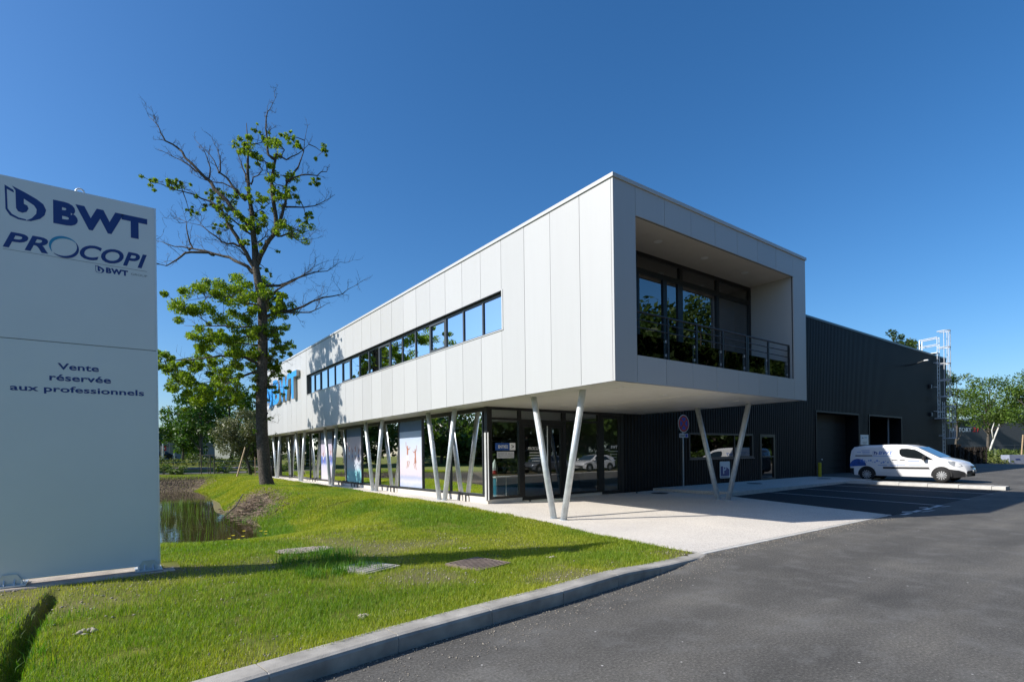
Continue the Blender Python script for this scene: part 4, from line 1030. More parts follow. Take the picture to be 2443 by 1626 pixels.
LIMBS = [[(-0.55, 10.47), (-1.07, 10.81), (-1.78, 11.23), (-2.56, 11.46), (-3.44, 11.72), (-4.21, 11.87), (-4.96, 12.05), (-5.76, 12.34)], [(-2.78, 11.47), (-3.55, 11.42), (-4.0, 11.26), (-4.28, 11.04), (-4.61, 10.77), (-4.97, 10.8), (-5.56, 10.78)], [(-0.49, 10.66), (-0.73, 11.27), (-1.11, 11.94), (-1.43, 12.5), (-1.54, 12.78), (-1.76, 13.28), (-2.31, 13.62), (-3.08, 13.91), (-3.91, 14.14), (-4.68, 14.43)], [(-0.61, 12.21), (-1.1, 12.61), (-1.65, 13.06), (-2.03, 13.28), (-2.53, 13.51)], [(-0.71, 12.77), (-1.31, 13.33), (-1.86, 13.95), (-2.4, 14.62), (-2.9, 15.12), (-3.5, 15.74), (-3.88, 16.24), (-4.37, 16.47), (-4.51, 16.81), (-4.7, 17.2), (-5.13, 17.62)], [(-2.95, 15.07), (-3.45, 15.41), (-4.0, 15.75), (-4.63, 16.03)], [(-0.73, 13.71), (-1.03, 14.05), (-1.35, 14.44), (-1.74, 14.89), (-1.95, 15.17), (-2.22, 15.72), (-2.93, 16.45)], [(-1.03, 14.05), (-1.63, 14.41), (-2.3, 14.42), (-2.85, 14.68)], [(-1.76, 14.94), (-1.73, 15.61), (-2.0, 16.11), (-2.16, 16.44)], [(-0.77, 14.71), (-1.01, 15.38), (-1.22, 15.99), (-1.35, 16.54)], [(-2.51, 14.68), (-2.56, 15.45), (-2.83, 16.18), (-3.21, 16.57)], [(-0.28, 11.77), (0.11, 11.98), (0.67, 12.14), (0.95, 12.58)], [(-0.24, 10.82), (0.1, 11.43), (0.56, 12.14), (0.67, 12.58), (0.96, 13.08), (1.13, 13.58), (1.14, 14.35), (1.2, 14.57), (1.81, 14.9), (2.59, 14.89), (3.03, 15.1), (3.17, 15.32)], [(0.67, 12.36), (0.63, 13.47), (0.53, 14.58), (0.76, 15.24), (0.91, 15.63), (1.32, 15.46), (1.82, 15.67), (2.38, 16.11)], [(1.13, 13.46), (1.9, 13.51), (2.74, 13.78), (3.24, 14.27)], [(-0.46, 13.21), (-0.26, 13.26), (0.24, 13.7), (0.52, 14.03)], [(-0.49, 14.48), (-0.3, 14.76), (0.04, 14.97), (0.37, 15.0), (0.53, 14.64)], [(0.54, 15.58), (0.52, 16.13), (0.62, 17.07), (0.79, 17.46), (1.07, 17.95)], [(0.67, 12.11), (1.0, 12.08), (1.44, 12.19), (1.6, 11.85), (1.99, 11.68), (2.49, 11.7)], [(-0.67, 16.26), (-0.5, 16.37), (-0.11, 16.58), (0.18, 16.97), (0.29, 17.24)], [(1.31, 14.63), (1.65, 15.34), (1.88, 16.22), (2.01, 17.33)], [(-0.31, 9.83), (0.64, 9.81), (1.3, 10.14), (1.86, 10.41), (2.75, 10.67), (3.37, 11.11)], [(-1.22, 11.61), (-1.67, 11.67), (-2.22, 12.07), (-2.65, 12.41), (-3.21, 12.52)], [(-0.73, 11.11), (-1.17, 11.5), (-1.56, 11.56), (-2.05, 11.84)], [(-3.82, 11.87), (-3.98, 12.53), (-4.14, 13.2), (-4.74, 13.54)], [(0.08, 8.94), (0.6, 9.53), (1.38, 9.95), (2.07, 10.37), (2.67, 10.79)], [(0.07, 8.3), (0.85, 8.59), (1.79, 8.83), (2.65, 9.25), (3.51, 9.5), (4.12, 9.83)], [(0.93, 8.5), (2.13, 8.49), (2.65, 8.74), (3.16, 8.9)], [(-0.26, 8.86), (-1.12, 9.04), (-2.31, 9.49), (-3.34, 9.33)], [(-0.23, 7.75), (-1.13, 7.76), (-2.25, 7.77), (-3.53, 7.83)], [(-0.3, 6.12), (-0.89, 6.38), (-1.84, 6.4), (-3.12, 6.33), (-4.84, 6.18)], [(-0.24, 6.98), (-1.14, 6.99), (-2.25, 7.17)], [(-0.22, 5.78), (-1.16, 5.45), (-2.36, 5.29), (-3.74, 5.05)], [(-0.03, 7.14), (0.57, 7.14), (1.08, 6.87)], [(-0.04, 6.54), (0.39, 6.28), (0.64, 6.11)], [(-0.09, 8.6), (0.42, 8.76), (0.94, 8.84)], [(-0.05, 5.09), (0.29, 5.0), (0.46, 5.08)], [(0.02, 3.97), (0.14, 3.84)], [(-0.08, 3.46), (0.22, 3.42)]]
CLUMPS = [(-5.01, 14.54, 0.33), (-4.01, 14.42, 0.33), (-3.57, 14.41, 0.28), (-2.75, 13.52, 0.33), (-2.52, 14.12, 0.28), (-1.64, 13.72, 0.5), (-1.97, 14.06, 0.33), (-1.76, 13.17, 0.33), (-0.99, 12.83, 0.5), (-0.66, 12.6, 0.5), (-0.54, 12.99, 0.39), (-1.55, 12.23, 0.28), (-0.22, 12.49, 0.33), (0.23, 12.37, 0.44), (-0.12, 11.6, 0.28), (-0.02, 10.6, 0.19), (-0.26, 13.59, 0.33), (0.13, 13.59, 0.33), (0.52, 14.03, 0.5), (0.81, 14.36, 0.5), (0.8, 13.58, 0.44), (1.03, 14.91, 0.5), (0.43, 15.25, 0.33), (1.32, 15.79, 0.66), (1.61, 16.34, 0.33), (1.39, 16.67, 0.22), (2.15, 15.78, 0.22), (2.88, 15.93, 0.28), (2.58, 14.5, 0.28), (1.85, 13.68, 0.28), (1.95, 13.07, 0.33), (1.34, 12.74, 0.55), (1.5, 12.3, 0.44), (1.0, 12.3, 0.44), (-0.5, 15.81, 0.5), (-0.23, 15.7, 0.33), (-0.27, 17.03, 0.17), (-0.05, 16.8, 0.17), (0.45, 16.63, 0.22), (-0.89, 16.09, 0.28), (-0.01, 15.47, 0.22), (-3.47, 13.36, 0.19), (-0.67, 11.6, 0.22), (-2.48, 9.57, 0.77), (-1.45, 9.73, 0.86), (-0.6, 9.46, 0.77), (0.09, 9.28, 0.6), (-2.06, 8.88, 0.77), (-0.95, 8.87, 0.86), (-2.5, 8.2, 0.68), (-1.64, 8.11, 0.77), (-3.1, 7.78, 0.51), (-0.61, 8.26, 0.68), (0.42, 8.68, 0.51), (-2.34, 7.17, 0.68), (-1.32, 6.9, 0.68), (-0.62, 7.32, 0.6), (0.57, 6.96, 0.47), (0.82, 6.79, 0.34), (0.41, 7.65, 0.39), (-4.41, 6.17, 0.51), (-3.55, 5.99, 0.6), (-2.7, 6.15, 0.68), (-1.84, 6.31, 0.68), (-1.15, 6.13, 0.6), (-3.65, 5.14, 0.6), (-2.88, 5.13, 0.6), (-2.02, 5.29, 0.6), (-1.34, 4.93, 0.51), (0.29, 5.0, 0.3), (-0.49, 4.67, 0.3), (-0.64, 6.47, 0.6), (-4.75, 6.18, 0.43), (-3.89, 6.77, 0.34), (0.05, 6.29, 0.51), (0.21, 5.77, 0.34), (-3.39, 5.48, 0.51), (-1.18, 4.25, 0.43), (-2.37, 4.61, 0.51), (-3.15, 4.44, 0.43), (-0.31, 5.26, 0.43), (0.51, 8.68, 0.43), (1.11, 8.84, 0.3)]
# ------------------------------------------------------------------ delivery van (local: x forward, y left)
def make_van(name, label, loc, rz, body, parts=True, top_pts=None, ln=(-2.28, 2.44), wx=(-1.475, 1.475), halfw=.88):
    van = thing(name, label, 'van' if parts else 'car', loc, rz=rz)
    tp = top_pts or [(-2.28, 1.20), (-2.22, 1.52), (-2.08, 1.67), (-1.6, 1.74), (-.5, 1.76), (.15, 1.73), (.55, 1.62), (1.42, 1.12), (1.9, 1.01), (2.2, .91), (2.37, .76), (2.44, .55)]
    tx, tz = [p[0] for p in tp], [p[1] for p in tp]
    ztop = lambda x: float(np.interp(x, tx, tz))
    zbot = lambda x: float(np.interp(x, [ln[0], ln[0] + .25, ln[1] - .4, ln[1]], [.40, .27, .22, .27]))
    belt = 1.0 if parts else .85
    def hw(x, z):
        w_ = halfw - max(0, z - belt) * (.13 if parts else .30) - max(0, .45 - z) * .18
        if x > ln[1] - .75: w_ *= 1 - .26 * ((x - ln[1] + .75) / .75) ** 2.2
        if x < ln[0] + .3: w_ *= 1 - .06 * ((ln[0] + .3 - x) / .3) ** 2
        return w_
    def mp(x, y):
        k = .26 * max(0, (x - (ln[1] - 1.0)) / 1.0) ** 1.5 + .06 * max(0, (ln[0] + .3 - x) / .3) * -1
        return x - k * (abs(y) / halfw) ** 2.2
    XS = sorted(set([ln[0], ln[1]] + list(np.linspace(ln[0], ln[1], 44)) + tx)); NZ = 13; NT = 8
    rings = []
    for x in XS:
        zt, zb_ = ztop(x), zbot(x); ze = zt - .05; ring = []
        for s in (1, -1):
            zs_ = min(.61, (zb_ + ze) / 2); zl = [zb_ + (zs_ - zb_) * j / 5 for j in range(5)] + [zs_ + (ze - zs_) * j / (NZ - 5) for j in range(NZ - 4)]
            col = [(x, s * hw(x, z_), z_) for z_ in zl]
            ring.append(col)
        wt = hw(x, ze)
        topr = [(x, wt * math.cos(math.pi * j / NT) * (1.0 if 0 < j < NT else 1), ze + .05 * math.sin(math.pi * j / NT) ** .6) for j in range(1, NT)]
        rings.append([(mp(p_[0], p_[1]), p_[1], p_[2]) for p_ in ring[0] + topr + ring[1][::-1]])
    n = len(rings[0]); B = MB(); P = MB()
    for r_ in rings: B.v += r_
    for i in range(len(rings) - 1):
        for k in range(n - 1):
            q = (i * n + k, (i + 1) * n + k, (i + 1) * n + k + 1, i * n + k + 1)
            c = np.mean([B.v[a_] for a_ in q], 0)
            kk = k if k < n / 2 else n - 2 - k
            dark = parts and kk < 5 and (XS[i] > 1.78 or XS[i + 1] < -2.02)
            (P if dark else B).f.append(q)
    B.f.append(tuple(range(n - 1, -1, -1))); (P if parts else B).f.append(tuple((len(rings) - 1) * n + k for k in range(n)))
    P.v = list(B.v)
    bo_ = B.build('body', body, van, smooth=True, local=True)
    if parts: P.build('bumper', pm('bumper_black', (.018, .018, .019), .55), van, smooth=True, local=True)
    M_wg = pm('car_glass', (.012, .016, .018), .04, spec=.8)
    M_ty = pm('tyre', (.012, .012, .012), .75); M_rim = pm('hubcap', (.55, .56, .57), .3, metal=.5)
    def patch(poly, o=.004, s=-1): return [(mp(x, hw(x, z)), s * (hw(x, z) + o), z) for x, z in poly]
    wins = [[(-.13, 1.48), (-.12, 1.30), (-.03, 1.18), (.2, 1.11), (.75, 1.05), (1.20, 1.01), (.98, 1.16), (.64, 1.40), (.48, 1.49), (.2, 1.54), (-.05, 1.54)]] if parts else \
        [[(-1.3, .98), (-.1, .92), (-.1, 1.30), (-.9, 1.27)], [(-.04, .92), (.95, .88), (.55, 1.15), (.30, 1.29), (-.04, 1.30)]]
    for s in (-1, 1):
        for wp in wins:
            mb = MB(); mb.add(patch(wp, .004, s), [tuple(range(len(wp)))]); mb.build('side_window', M_wg, van, local=True)
    xa, xb = (.58, 1.40) if parts else (.38, 1.08); mb = MB(); vs = []
    for i in range(7):
        x = xa + (xb - xa) * i / 6; zt = ztop(x)
        for j in range(7): vs.append((x, (hw(x, zt) - .07) * (1 - 2 * j / 6), zt + .005 + .0 * j))
    mb.add(vs, [(i * 7 + j, (i + 1) * 7 + j, (i + 1) * 7 + j + 1, i * 7 + j + 1) for i in range(6) for j in range(6)]); mb.build('windscreen', pm('screen_glass', (.05, .09, .14), .05, spec=.9), van, local=True)
    for x in wx:
        for s in (-1, 1):
            y0 = s * (hw(x, .5) + .003); mb = MB(); mb.add([(x + .385 * math.cos(a), y0, .33 + .385 * math.sin(a)) for a in np.linspace(-.12, math.pi + .12, 24)], [tuple(range(24))]); mb.build('wheel_arch', M_black, van, local=True)
            wl_ = empty('wheel', (0, 0, 0), parent=None); wl_.parent = van; wl_.location = (x, s * (hw(x, .4) - .072), .325); WPOS[wl_.name] = (0, 0, 0)
            mb = MB(); prof = [(.20, .10), (.30, .105), (.322, .085), (.325, .0), (.322, -.085), (.30, -.105), (.20, -.10)]; NN = 28; vs = []
            for k in range(NN):
                a = 2 * math.pi * k / NN; vs += [(r_ * math.cos(a), y_, r_ * math.sin(a)) for r_, y_ in prof]
            m_ = len(prof); mb.add(vs, [(k * m_ + j, k * m_ + j + 1, ((k + 1) % NN) * m_ + j + 1, ((k + 1) % NN) * m_ + j) for k in range(NN) for j in range(m_ - 1)]); mb.build('tyre', M_ty, wl_, smooth=True, local=True)
            mb = MB(); yo = s * .085
            mb.add([(.215 * math.cos(a), s * .06, .215 * math.sin(a)) for a in np.linspace(0, 2 * math.pi, 25)[:-1]], [tuple(range(24))]); mb.build('rim_back', M_black, wl_, local=True)
            mb = MB(); NS = 12
            for k in range(NS):
                a = 2 * math.pi * k / NS; ca, sa = math.cos(a), math.sin(a); hw_ = .028
                mb.add([(r_ * ca - d * sa, yo + s * e, r_ * sa + d * ca) for r_, d, e in ((.05, -.014, .012), (.05, .014, .012), (.205, hw_, .0), (.205, -hw_, .0))], [(0, 1, 2, 3)])
            mb.tube([(0, yo - s * .02, 0), (0, yo + s * .016, 0)], .06, 16); cc = [(.22, .0), (.19, .0)]
            vs = []
            for k in range(29):
                a = 2 * math.pi * k / 28
                for r_, e in ((.225, -.01), (.198, .004)): vs.append((r_ * math.cos(a), yo + s * e, r_ * math.sin(a)))
            mb.add(vs, [(2 * k, 2 * k + 1, 2 * k + 3, 2 * k + 2) for k in range(28)]); mb.build('rim', M_rim, wl_, local=True)
    for s in (-1, 1):
        mb = MB(); hl = [(1.72, .97), (2.0, .95), (2.24, .84), (2.34, .74), (2.22, .70), (1.98, .74), (1.82, .83)] if parts else [(1.45, .74), (1.75, .72), (1.92, .62), (1.85, .58), (1.6, .64)]
        mb.add(patch(hl, .006, s), [tuple(range(len(hl)))]); mb.build('headlight', pm('headlight', (.30, .32, .35), .10, spec=.8), van, local=True)
        xm = .86 if parts else .78; zm = 1.03 if parts else .93
        mb = MB(); y0 = s * (hw(xm, zm) + .02); y1 = s * (hw(xm, zm) + .20); ya, yb = min(y0, y1), max(y0, y1); mb.bbox(xm - .06, xm + .06, ya, yb, zm - .02, zm + .17, .02); mb.build('mirror', M_black if parts else body, van, local=True)
    if not parts: return van
    for s in (-1, 1):
        for (x0, x1, z0, z1, nm) in ((-.78, 1.05, .60, .685, 'rub_strip'), (-1.98, -1.22, 1.20, 1.245, 'slide_rail'), (-.42, -.20, 1.005, 1.03, 'handle'), (-.10, .12, .99, 1.015, 'handle')):
            mb = MB(); pts = [(x, s * (hw(x, z) + d), z) for d in (0, .018) for (x, z) in ((x0, z0), (x1, z0), (x1 - .04, z1), (x0, z1))]
            mb.add(pts, [(0, 1, 2, 3), (4, 5, 6, 7), (0, 1, 5, 4), (1, 2, 6, 5), (2, 3, 7, 6), (3, 0, 4, 7)]); mb.build(nm, pm('bumper_black', (0, 0, 0)), van, local=True)
        for xl, z0, z1 in ((-.19, .34, 1.62), (1.28, .5, .98), (-1.15, .34, .62)):
            mb = MB(); vs = []
            for j in range(9):
                z = z0 + (z1 - z0) * j / 8; vs += [(xl - .005, s * (hw(xl, z) + .003), z), (xl + .005, s * (hw(xl, z) + .003), z)]
            mb.add(vs, [(2 * j, 2 * j + 1, 2 * j + 3, 2 * j + 2) for j in range(8)]); mb.build('door_gap', M_grey, van, local=True)
    # livery on the side facing the yard (y < 0): reading direction towards +x
    M_lv = pm('livery_blue', (.05, .16, .50), .4); M_lp = pm('livery_pale', (.22, .34, .62), .4); M_sphere = pm('livery_sphere', (.03, .10, .38), .4, var=.5, scale=4)
    tl = lambda z: -(hw(0, z) + .006)
    mb = MB(); mb.text('BWTi', (-.98, tl(1.27), 1.27), (.60, 0, 0), (0, tl(1.43) - tl(1.27), .16)); mb.build('lettering', M_lv, van, local=True)
    for lg in (LOGO1, LOGO2):
        mb = MB(); mb.add([(-1.22 + p_[0] * .20, tl(1.26 + p_[1] * .18), 1.26 + p_[1] * .18) for p_ in lg], [tuple(range(len(lg)))]); mb.build('emblem', M_signblue, van, local=True)
    for (x0, x1, z) in ((-1.72, -1.36, 1.46), (-1.92, -1.74, 1.385), (-1.68, -1.36, 1.385), (-1.66, -1.36, 1.31), (-1.20, -.40, 1.18), (.22, .66, .95), (-1.0, -.62, .745), (-.5, .12, .745), (.25, .72, .745)):
        mb = MB(); mb.quad((x0, tl(z), z), (x1, tl(z), z), (x1, tl(z + .026), z + .026), (x0, tl(z + .026), z + .026)); mb.build('printed_line', M_lp, van, local=True)
    mb = MB(); vs = [(-1.86 + .33 * math.cos(a) * 1.1, -(hw(-1.9, .7) + .0035), .74 + .33 * math.sin(a)) for a in np.linspace(0.0, math.pi * 1.05, 22)]; mb.add(vs, [tuple(range(22))]); mb.build('printed_sphere', M_sphere, van, local=True)
    for k in range(14):
        xx = -1.75 + .09 * k; zz = .98 + .05 * math.sin(k * 1.7) - .006 * k; s_ = .022 + .014 * (k % 3); mb = MB(); mb.add([(xx + s_ * math.cos(a), tl(zz), zz + s_ * math.sin(a)) for a in np.linspace(0, 2 * math.pi, 8)[:-1]], [tuple(range(7))]); mb.build('printed_drop', M_lp, van, local=True)
    mb = MB(); mb.box(2.40, 2.448, -.24, .24, .48, .57); mb.build('number_plate', M_retgrey, van, local=True)
    mb = MB(); mb.box(2.34, 2.40, -.32, .32, .66, .735); mb.build('grille', M_black, van, local=True)
    mb = MB(); mb.tube([(.45, 0, 1.67), (.33, 0, 1.82)], .008, 5); mb.build('aerial', M_black, van, local=True)
    return van
M_vanw = pm('van_white', (.80, .80, .80), .28, var=.01, coat=.6)
make_van('delivery_van', 'white delivery van with blue lettering parked nose out by the loading bays', (22.15, 1.52, .155), R(-90), M_vanw)
hatch = [(-1.98, .75), (-1.94, .98), (-1.7, 1.22), (-1.2, 1.38), (-.3, 1.42), (.35, 1.36), (1.10, .92), (1.6, .84), (1.9, .72), (2.02, .5)]
make_van('parked_car', 'white hatchback across the yard, seen mirrored in the entrance glass', (24.6, -12.6, .17), R(178), pm('car_white', (.75, .76, .77), .25, coat=.6), False, hatch, (-1.98, 2.02), (-1.25, 1.28), .87)
make_van('parked_car', 'grey hatchback across the yard, seen mirrored in the entrance doors', (20.0, -13.6, .17), R(178), pm('car_grey', (.20, .22, .25), .3, metal=.5, coat=.6), False, hatch, (-1.98, 2.02), (-1.25, 1.28), .87)

# ------------------------------------------------------------------ trees
M_leaf = leafmat('oak_leaf', .45); M_leaf2 = leafmat('tree_leaf', .30); M_olive = leafmat('olive_leaf', .15, .45)
mt, t, b, N, L = nodes('bark')
n1 = noise(t, 3, 5, rough=.7); n2 = noise(t, 16, 4)
mpn = t.nodes.new('ShaderNodeMapping'); 
L(mixc(t, .55, ramp(t, n1.outputs['Fac'], [(.3, (.035, .028, .021)), (.55, (.085, .068, .052)), (.75, (.19, .175, .15))]).outputs[0], ramp(t, n2.outputs['Fac'], [(.35, (.02, .016, .012)), (.65, (.14, .12, .092))]).outputs[0]), b.inputs['Base Color'])
b.inputs['Roughness'].default_value = .9; bumpn(t, b, n2.outputs['Fac'], 1.0, .05); M_bark = mt
M_bark2 = pm('branch_bark', (.10, .085, .07), .9, var=.35, scale=2)
def leaf_mesh(name, P, size, mat, parent, ca, cb, rg, up=.5, jit=.35, asp=.55, shade=None):
    n = len(P)
    nv = rg.normal(size=(n, 3)); nv[:, 2] += up * 1.6; nv /= np.linalg.norm(nv, axis=1)[:, None]
    d = rg.normal(size=(n, 3)); d -= nv * (d * nv).sum(1)[:, None]; d /= np.linalg.norm(d, axis=1)[:, None]
    e = np.cross(nv, d); s = size * (1 + jit * rg.normal(size=n).clip(-2, 2))[:, None]
    V = np.stack([P - d * s * .5, P + e * s * .5 * asp + d * s * .08, P + d * s * .5 - nv * s * .12, P - e * s * .5 * asp + d * s * .08], 1).reshape(-1, 3)
    F = np.arange(4 * n).reshape(n, 4)
    tcol = rg.random(n)[:, None] if shade is None else np.clip(shade + .25 * rg.normal(size=n), 0, 1)[:, None]
    c = np.array(ca)[None] * (1 - tcol) + np.array(cb)[None] * tcol; c *= (1 + .18 * rg.normal(size=(n, 1))).clip(.5, 1.6)
    return npmesh(name, V, F, mat, parent, np.repeat(c, 4, 0))
def blob_pts(rg, cs, rad, per):
    out = []
    for c, r_, k in zip(cs, rad, per):
        k = int(k); v = rg.normal(size=(k, 3)); v /= np.linalg.norm(v, axis=1)[:, None]
        out.append(np.array(c) + v * (rg.random(k) ** .45)[:, None] * np.array([r_, r_, r_ * .75]))
    return np.concatenate(out)
# ---- the big half-bare oak by the pond
rg = np.random.default_rng(21)
OB_ = Vector((-2.6, 19.5, 0)); TD = Vector((math.cos(YAW), math.sin(YAW), 0)); TR = Vector((math.sin(YAW), -math.cos(YAW), 0))
oak = thing('oak_tree', 'tall half-bare oak with thick dark trunk standing on the bank by the pond', 'tree', (-2.6, 19.5, .1))
def W3(u, z, d=0.0): return OB_ + TR * u + TD * d + Vector((0, 0, z))
tr_r = np.interp([p[1] for p in TRUNK], [0, .35, 1, 4, 9, 11, 13.5, 16, 17.6], [.40, .31, .275, .25, .20, .15, .095, .045, .008])
tpts = [p for i, p in enumerate(TRUNK) if i != 10]; tr_r = [r_ for i, r_ in enumerate(tr_r) if i != 10]
mb = MB(); mb.tube([W3(TRUNK[0][0] + .02, -.25)] + [W3(*p) for p in tpts], [.47] + list(tr_r), 14)
for k in range(6):
    a = k * 1.05 + .3; mb.tube([W3(.03, .45) + Vector((.16 * math.cos(a), .16 * math.sin(a), 0)), W3(.05, .12) + Vector((.36 * math.cos(a), .36 * math.sin(a), 0)), W3(.05, -.15) + Vector((.62 * math.cos(a), .62 * math.sin(a), 0))], [.12, .10, .04], 7)
mb.build('trunk', M_bark, oak, smooth=True)
twm = MB(); allpts = []
def twig(p, d, ln_, r0, depth):
    pts = [p]; q = p.copy(); dd = d.normalized()
    n = 4
    for i in range(n):
        dd = (dd + Vector(rg.normal(size=3)) * .22 + Vector((0, 0, .10))).normalized(); q = q + dd * ln_ / n; pts.append(q.copy())
    twm.tube(pts, [r0 * (1 - .75 * i / n) for i in range(n + 1)], 4, caps=False)
    if depth > 0:
        for i in range(1, n + 1):
            if rg.random() < .85: twig(pts[i], (dd + Vector(rg.normal(size=3)) * .8).normalized(), ln_ * (.35 + .3 * rg.random()), r0 * .62, depth - 1)
uzd = [(p[0], p[1], 0.0) for p in TRUNK]
for li, l in enumerate(LIMBS):
    sgn = rg.uniform(-1, 1); q0 = min(uzd, key=lambda q: (q[0] - l[0][0]) ** 2 + (q[1] - l[0][1]) ** 2)
    l = [(q0[0], q0[1] - .05)] + list(l); pts = []; trav = 0.0; prev = l[0]
    for i, p in enumerate(l):
        trav += math.hypot(p[0] - prev[0], p[1] - prev[1]); prev = p
        pts.append((p[0], p[1], q0[2] + max(-.4, min(1.6, sgn * .30 * trav)) + (.06 * rg.normal() if i else 0)))
    dense = []
    for i in range(len(pts) - 1):
        for s_ in (0, .5): dense.append(tuple(pts[i][k] + (pts[i + 1][k] - pts[i][k]) * s_ + (rg.normal() * .025 if i + s_ > 0 else 0) for k in range(3)))
    dense.append(pts[-1]); uzd += dense[1:]
    D3 = [W3(*q) for q in dense]; n = len(D3)
    L_ = sum((D3[i + 1] - D3[i]).length for i in range(n - 1)); r0 = min(.115, .016 + .020 * L_)
    if li in (2, 4, 12, 13): r0 *= 1.15
    MB().tube(D3, [max(.007, r0 * (1 - .93 * (i / (n - 1)) ** .75)) for i in range(n)], 7).build('branch', M_bark, oak, smooth=True)
    for i in range(2, n):
        allpts.append(D3[i])
        for q in range(2):
            if rg.random() < .55:
                d = (D3[i] - D3[i - 1]).normalized() + Vector(rg.normal(size=3)) * .55 + Vector((0, 0, .45))
                twig(D3[i], d, (.40 + .7 * rg.random()) * (.5 if D3[i].z > 14 else 1), .012, 2 if rg.random() < .65 else 1)
o = twm.build('twigs', M_bark2, oak); o['kind'] = 'stuff'
cs, rad, per = [], [], []
A = np.array([p[:] for p in allpts])
tw2 = MB()
for (u, z, r_) in CLUMPS:
    lo = z < 9.7
    c0 = W3(u, z, 0); near = A[((A - np.array(c0[:])) @ np.array(TR[:]) < 9)]
    # take the depth of the nearest limb in the picture plane
    du = (A - np.array(OB_[:])) @ np.array(TR[:]) - u; dz = A[:, 2] - z; j = int(np.argmin(du ** 2 + dz ** 2)); dep = float((A[j] - np.array(OB_[:])) @ np.array(TD[:]))
    dep = dep * .8 + rg.normal() * (.9 if lo else .35)
    c = W3(u, z, dep)
    tw2.tube([Vector(A[j]), Vector(A[j]).lerp(c, .5) + Vector((0, 0, .05)), c], [.025, .018, .010], 5, caps=False)
    k = 11 if lo else 6
    for _ in range(k):
        off_ = rg.normal(size=3) * r_ * np.array([.72, .72, .55]); q = np.array(c[:]) + off_
        cs.append(q); rad.append(r_ * (.26 + .24 * rg.random())); per.append((310 if lo else 260) * r_ ** 1.5 + 9)
        tw2.tube([c, c.lerp(Vector(q), .6) + Vector((0, 0, .03)), Vector(q)], [.012, .009, .005], 4, caps=False)
o = tw2.build('leaf_stalks', M_bark2, oak); o['kind'] = 'stuff'
P = blob_pts(rg, cs, rad, per)
leaf_mesh('crown', P, .098, M_leaf, oak, (.095, .18, .012), (.31, .40, .024), rg, up=.45)
# leaf tufts low on the trunk
P = blob_pts(rg, [np.array(W3(.30, 3.45, -.2)[:]), np.array(W3(-.35, 2.9, -.25)[:]), np.array(W3(.45, 2.8, 0)[:])], [.16, .14, .13], [18, 16, 14]); leaf_mesh('water_shoots', P, .13, M_leaf, oak, (.10, .17, .02), (.16, .24, .03), rg)

def make_tree(name, label, loc, h, rw, seed, ca, cb, nleaf, lsize, trunk_r=.18, clear=.3, clumps=26, lean=(0, 0), mat=None, group=None, trunkmat=None, up=.4, flat=1.0):
    rg = np.random.default_rng(seed); t_ = thing(name, label, 'tree', loc, group)
    x, y, z = loc; base = Vector(loc); tz = h * clear; cz = h * (1 + clear) / 2; rh = h * (1 - clear) / 2
    ln_ = Vector((lean[0], lean[1], 0))
    mb = MB(); pts = [base + Vector((0, 0, -.2))]
    for i in range(1, 7): pts.append(base + ln_ * (i / 6) + Vector((rg.normal() * .08, rg.normal() * .08, h * .82 * i / 6)))
    mb.tube(pts, [trunk_r * (1.25 if i == 0 else 1 - .8 * i / 6) for i in range(7)], 9)
    cs = []
    for k in range(clumps):
        v = rg.normal(size=3); v /= np.linalg.norm(v); r_ = rg.random() ** .38
        taper = 1 - .35 * max(0, v[2] * r_)
        cs.append(np.array([x + lean[0] * .8 + v[0] * r_ * rw * taper, y + lean[1] * .8 + v[1] * r_ * rw * taper, z + cz + v[2] * r_ * rh]))
    for k, c in enumerate(cs):
        if k % 2 == 0:
            f = min(.95, max(.28, (c[2] - z) / h * .8)); a_ = pts[int(f * 6)]; mid = a_.lerp(Vector(c), .55) + Vector((0, 0, -.05 * h * .3))
            mb.tube([a_, mid, Vector(c)], [trunk_r * .38, trunk_r * .22, .012], 5, caps=False)
    mb.build('trunk', trunkmat or M_bark2, t_, smooth=True)
    rad = [rw * (.26 + .14 * rg.random()) for _ in cs]; per = [nleaf / clumps * (r_ / (rw * .33)) ** 2 for r_ in rad]
    P = blob_pts(rg, cs, rad, per)
    leaf_mesh('crown', P, lsize, mat or M_leaf2, t_, ca, cb, rg, up=up)
    return t_
gA, gB = (.035, .095, .012), (.11, .20, .022)
# ------------------------------------------------------------------ trees behind the pond
make_tree('bushy_tree', 'dark green bushy tree furthest left beyond the pond, beside the road lamp', (-1.0, 74.3, 1.4), 6.4, 3.0, 1, gA, gB, 3200, .34, .16, .22, 22)
make_tree('maple_tree', 'large fresh green tree filling the gap left of the oak trunk', (.4, 68.2, 1.2), 10.2, 3.6, 2, (.03, .085, .012), (.09, .17, .025), 5200, .36, .22, .25, 30)
make_tree('lime_tree', 'tall green tree rising directly behind the oak trunk', (4.4, 72.6, 1.5), 11.0, 3.8, 3, gA, gB, 5200, .36, .22, .28, 30)
make_tree('hedge_tree', 'dense low tree behind the olive tree left of the office end', (5.2, 62.0, .8), 5.6, 3.0, 4, (.025, .06, .012), (.07, .12, .02), 3600, .30, .14, .12, 24)
make_tree('background_tree', 'deep green tree in the gap between oak trunk and office columns', (9.6, 60.0, .9), 6.5, 3.4, 5, (.02, .05, .012), (.06, .10, .02), 3600, .30, .16, .15, 24)
make_tree('background_tree', 'broad green tree behind the olive trees, furthest back', (9.5, 84.0, 1.5), 8.5, 4.6, 17, gA, gB, 4200, .40, .2, .08, 28)
make_tree('background_tree', 'leafy tree filling the gap right behind the oak trunk base', (15.5, 80.0, 1.5), 8.5, 4.6, 18, gA, gB, 4200, .40, .2, .06, 28)
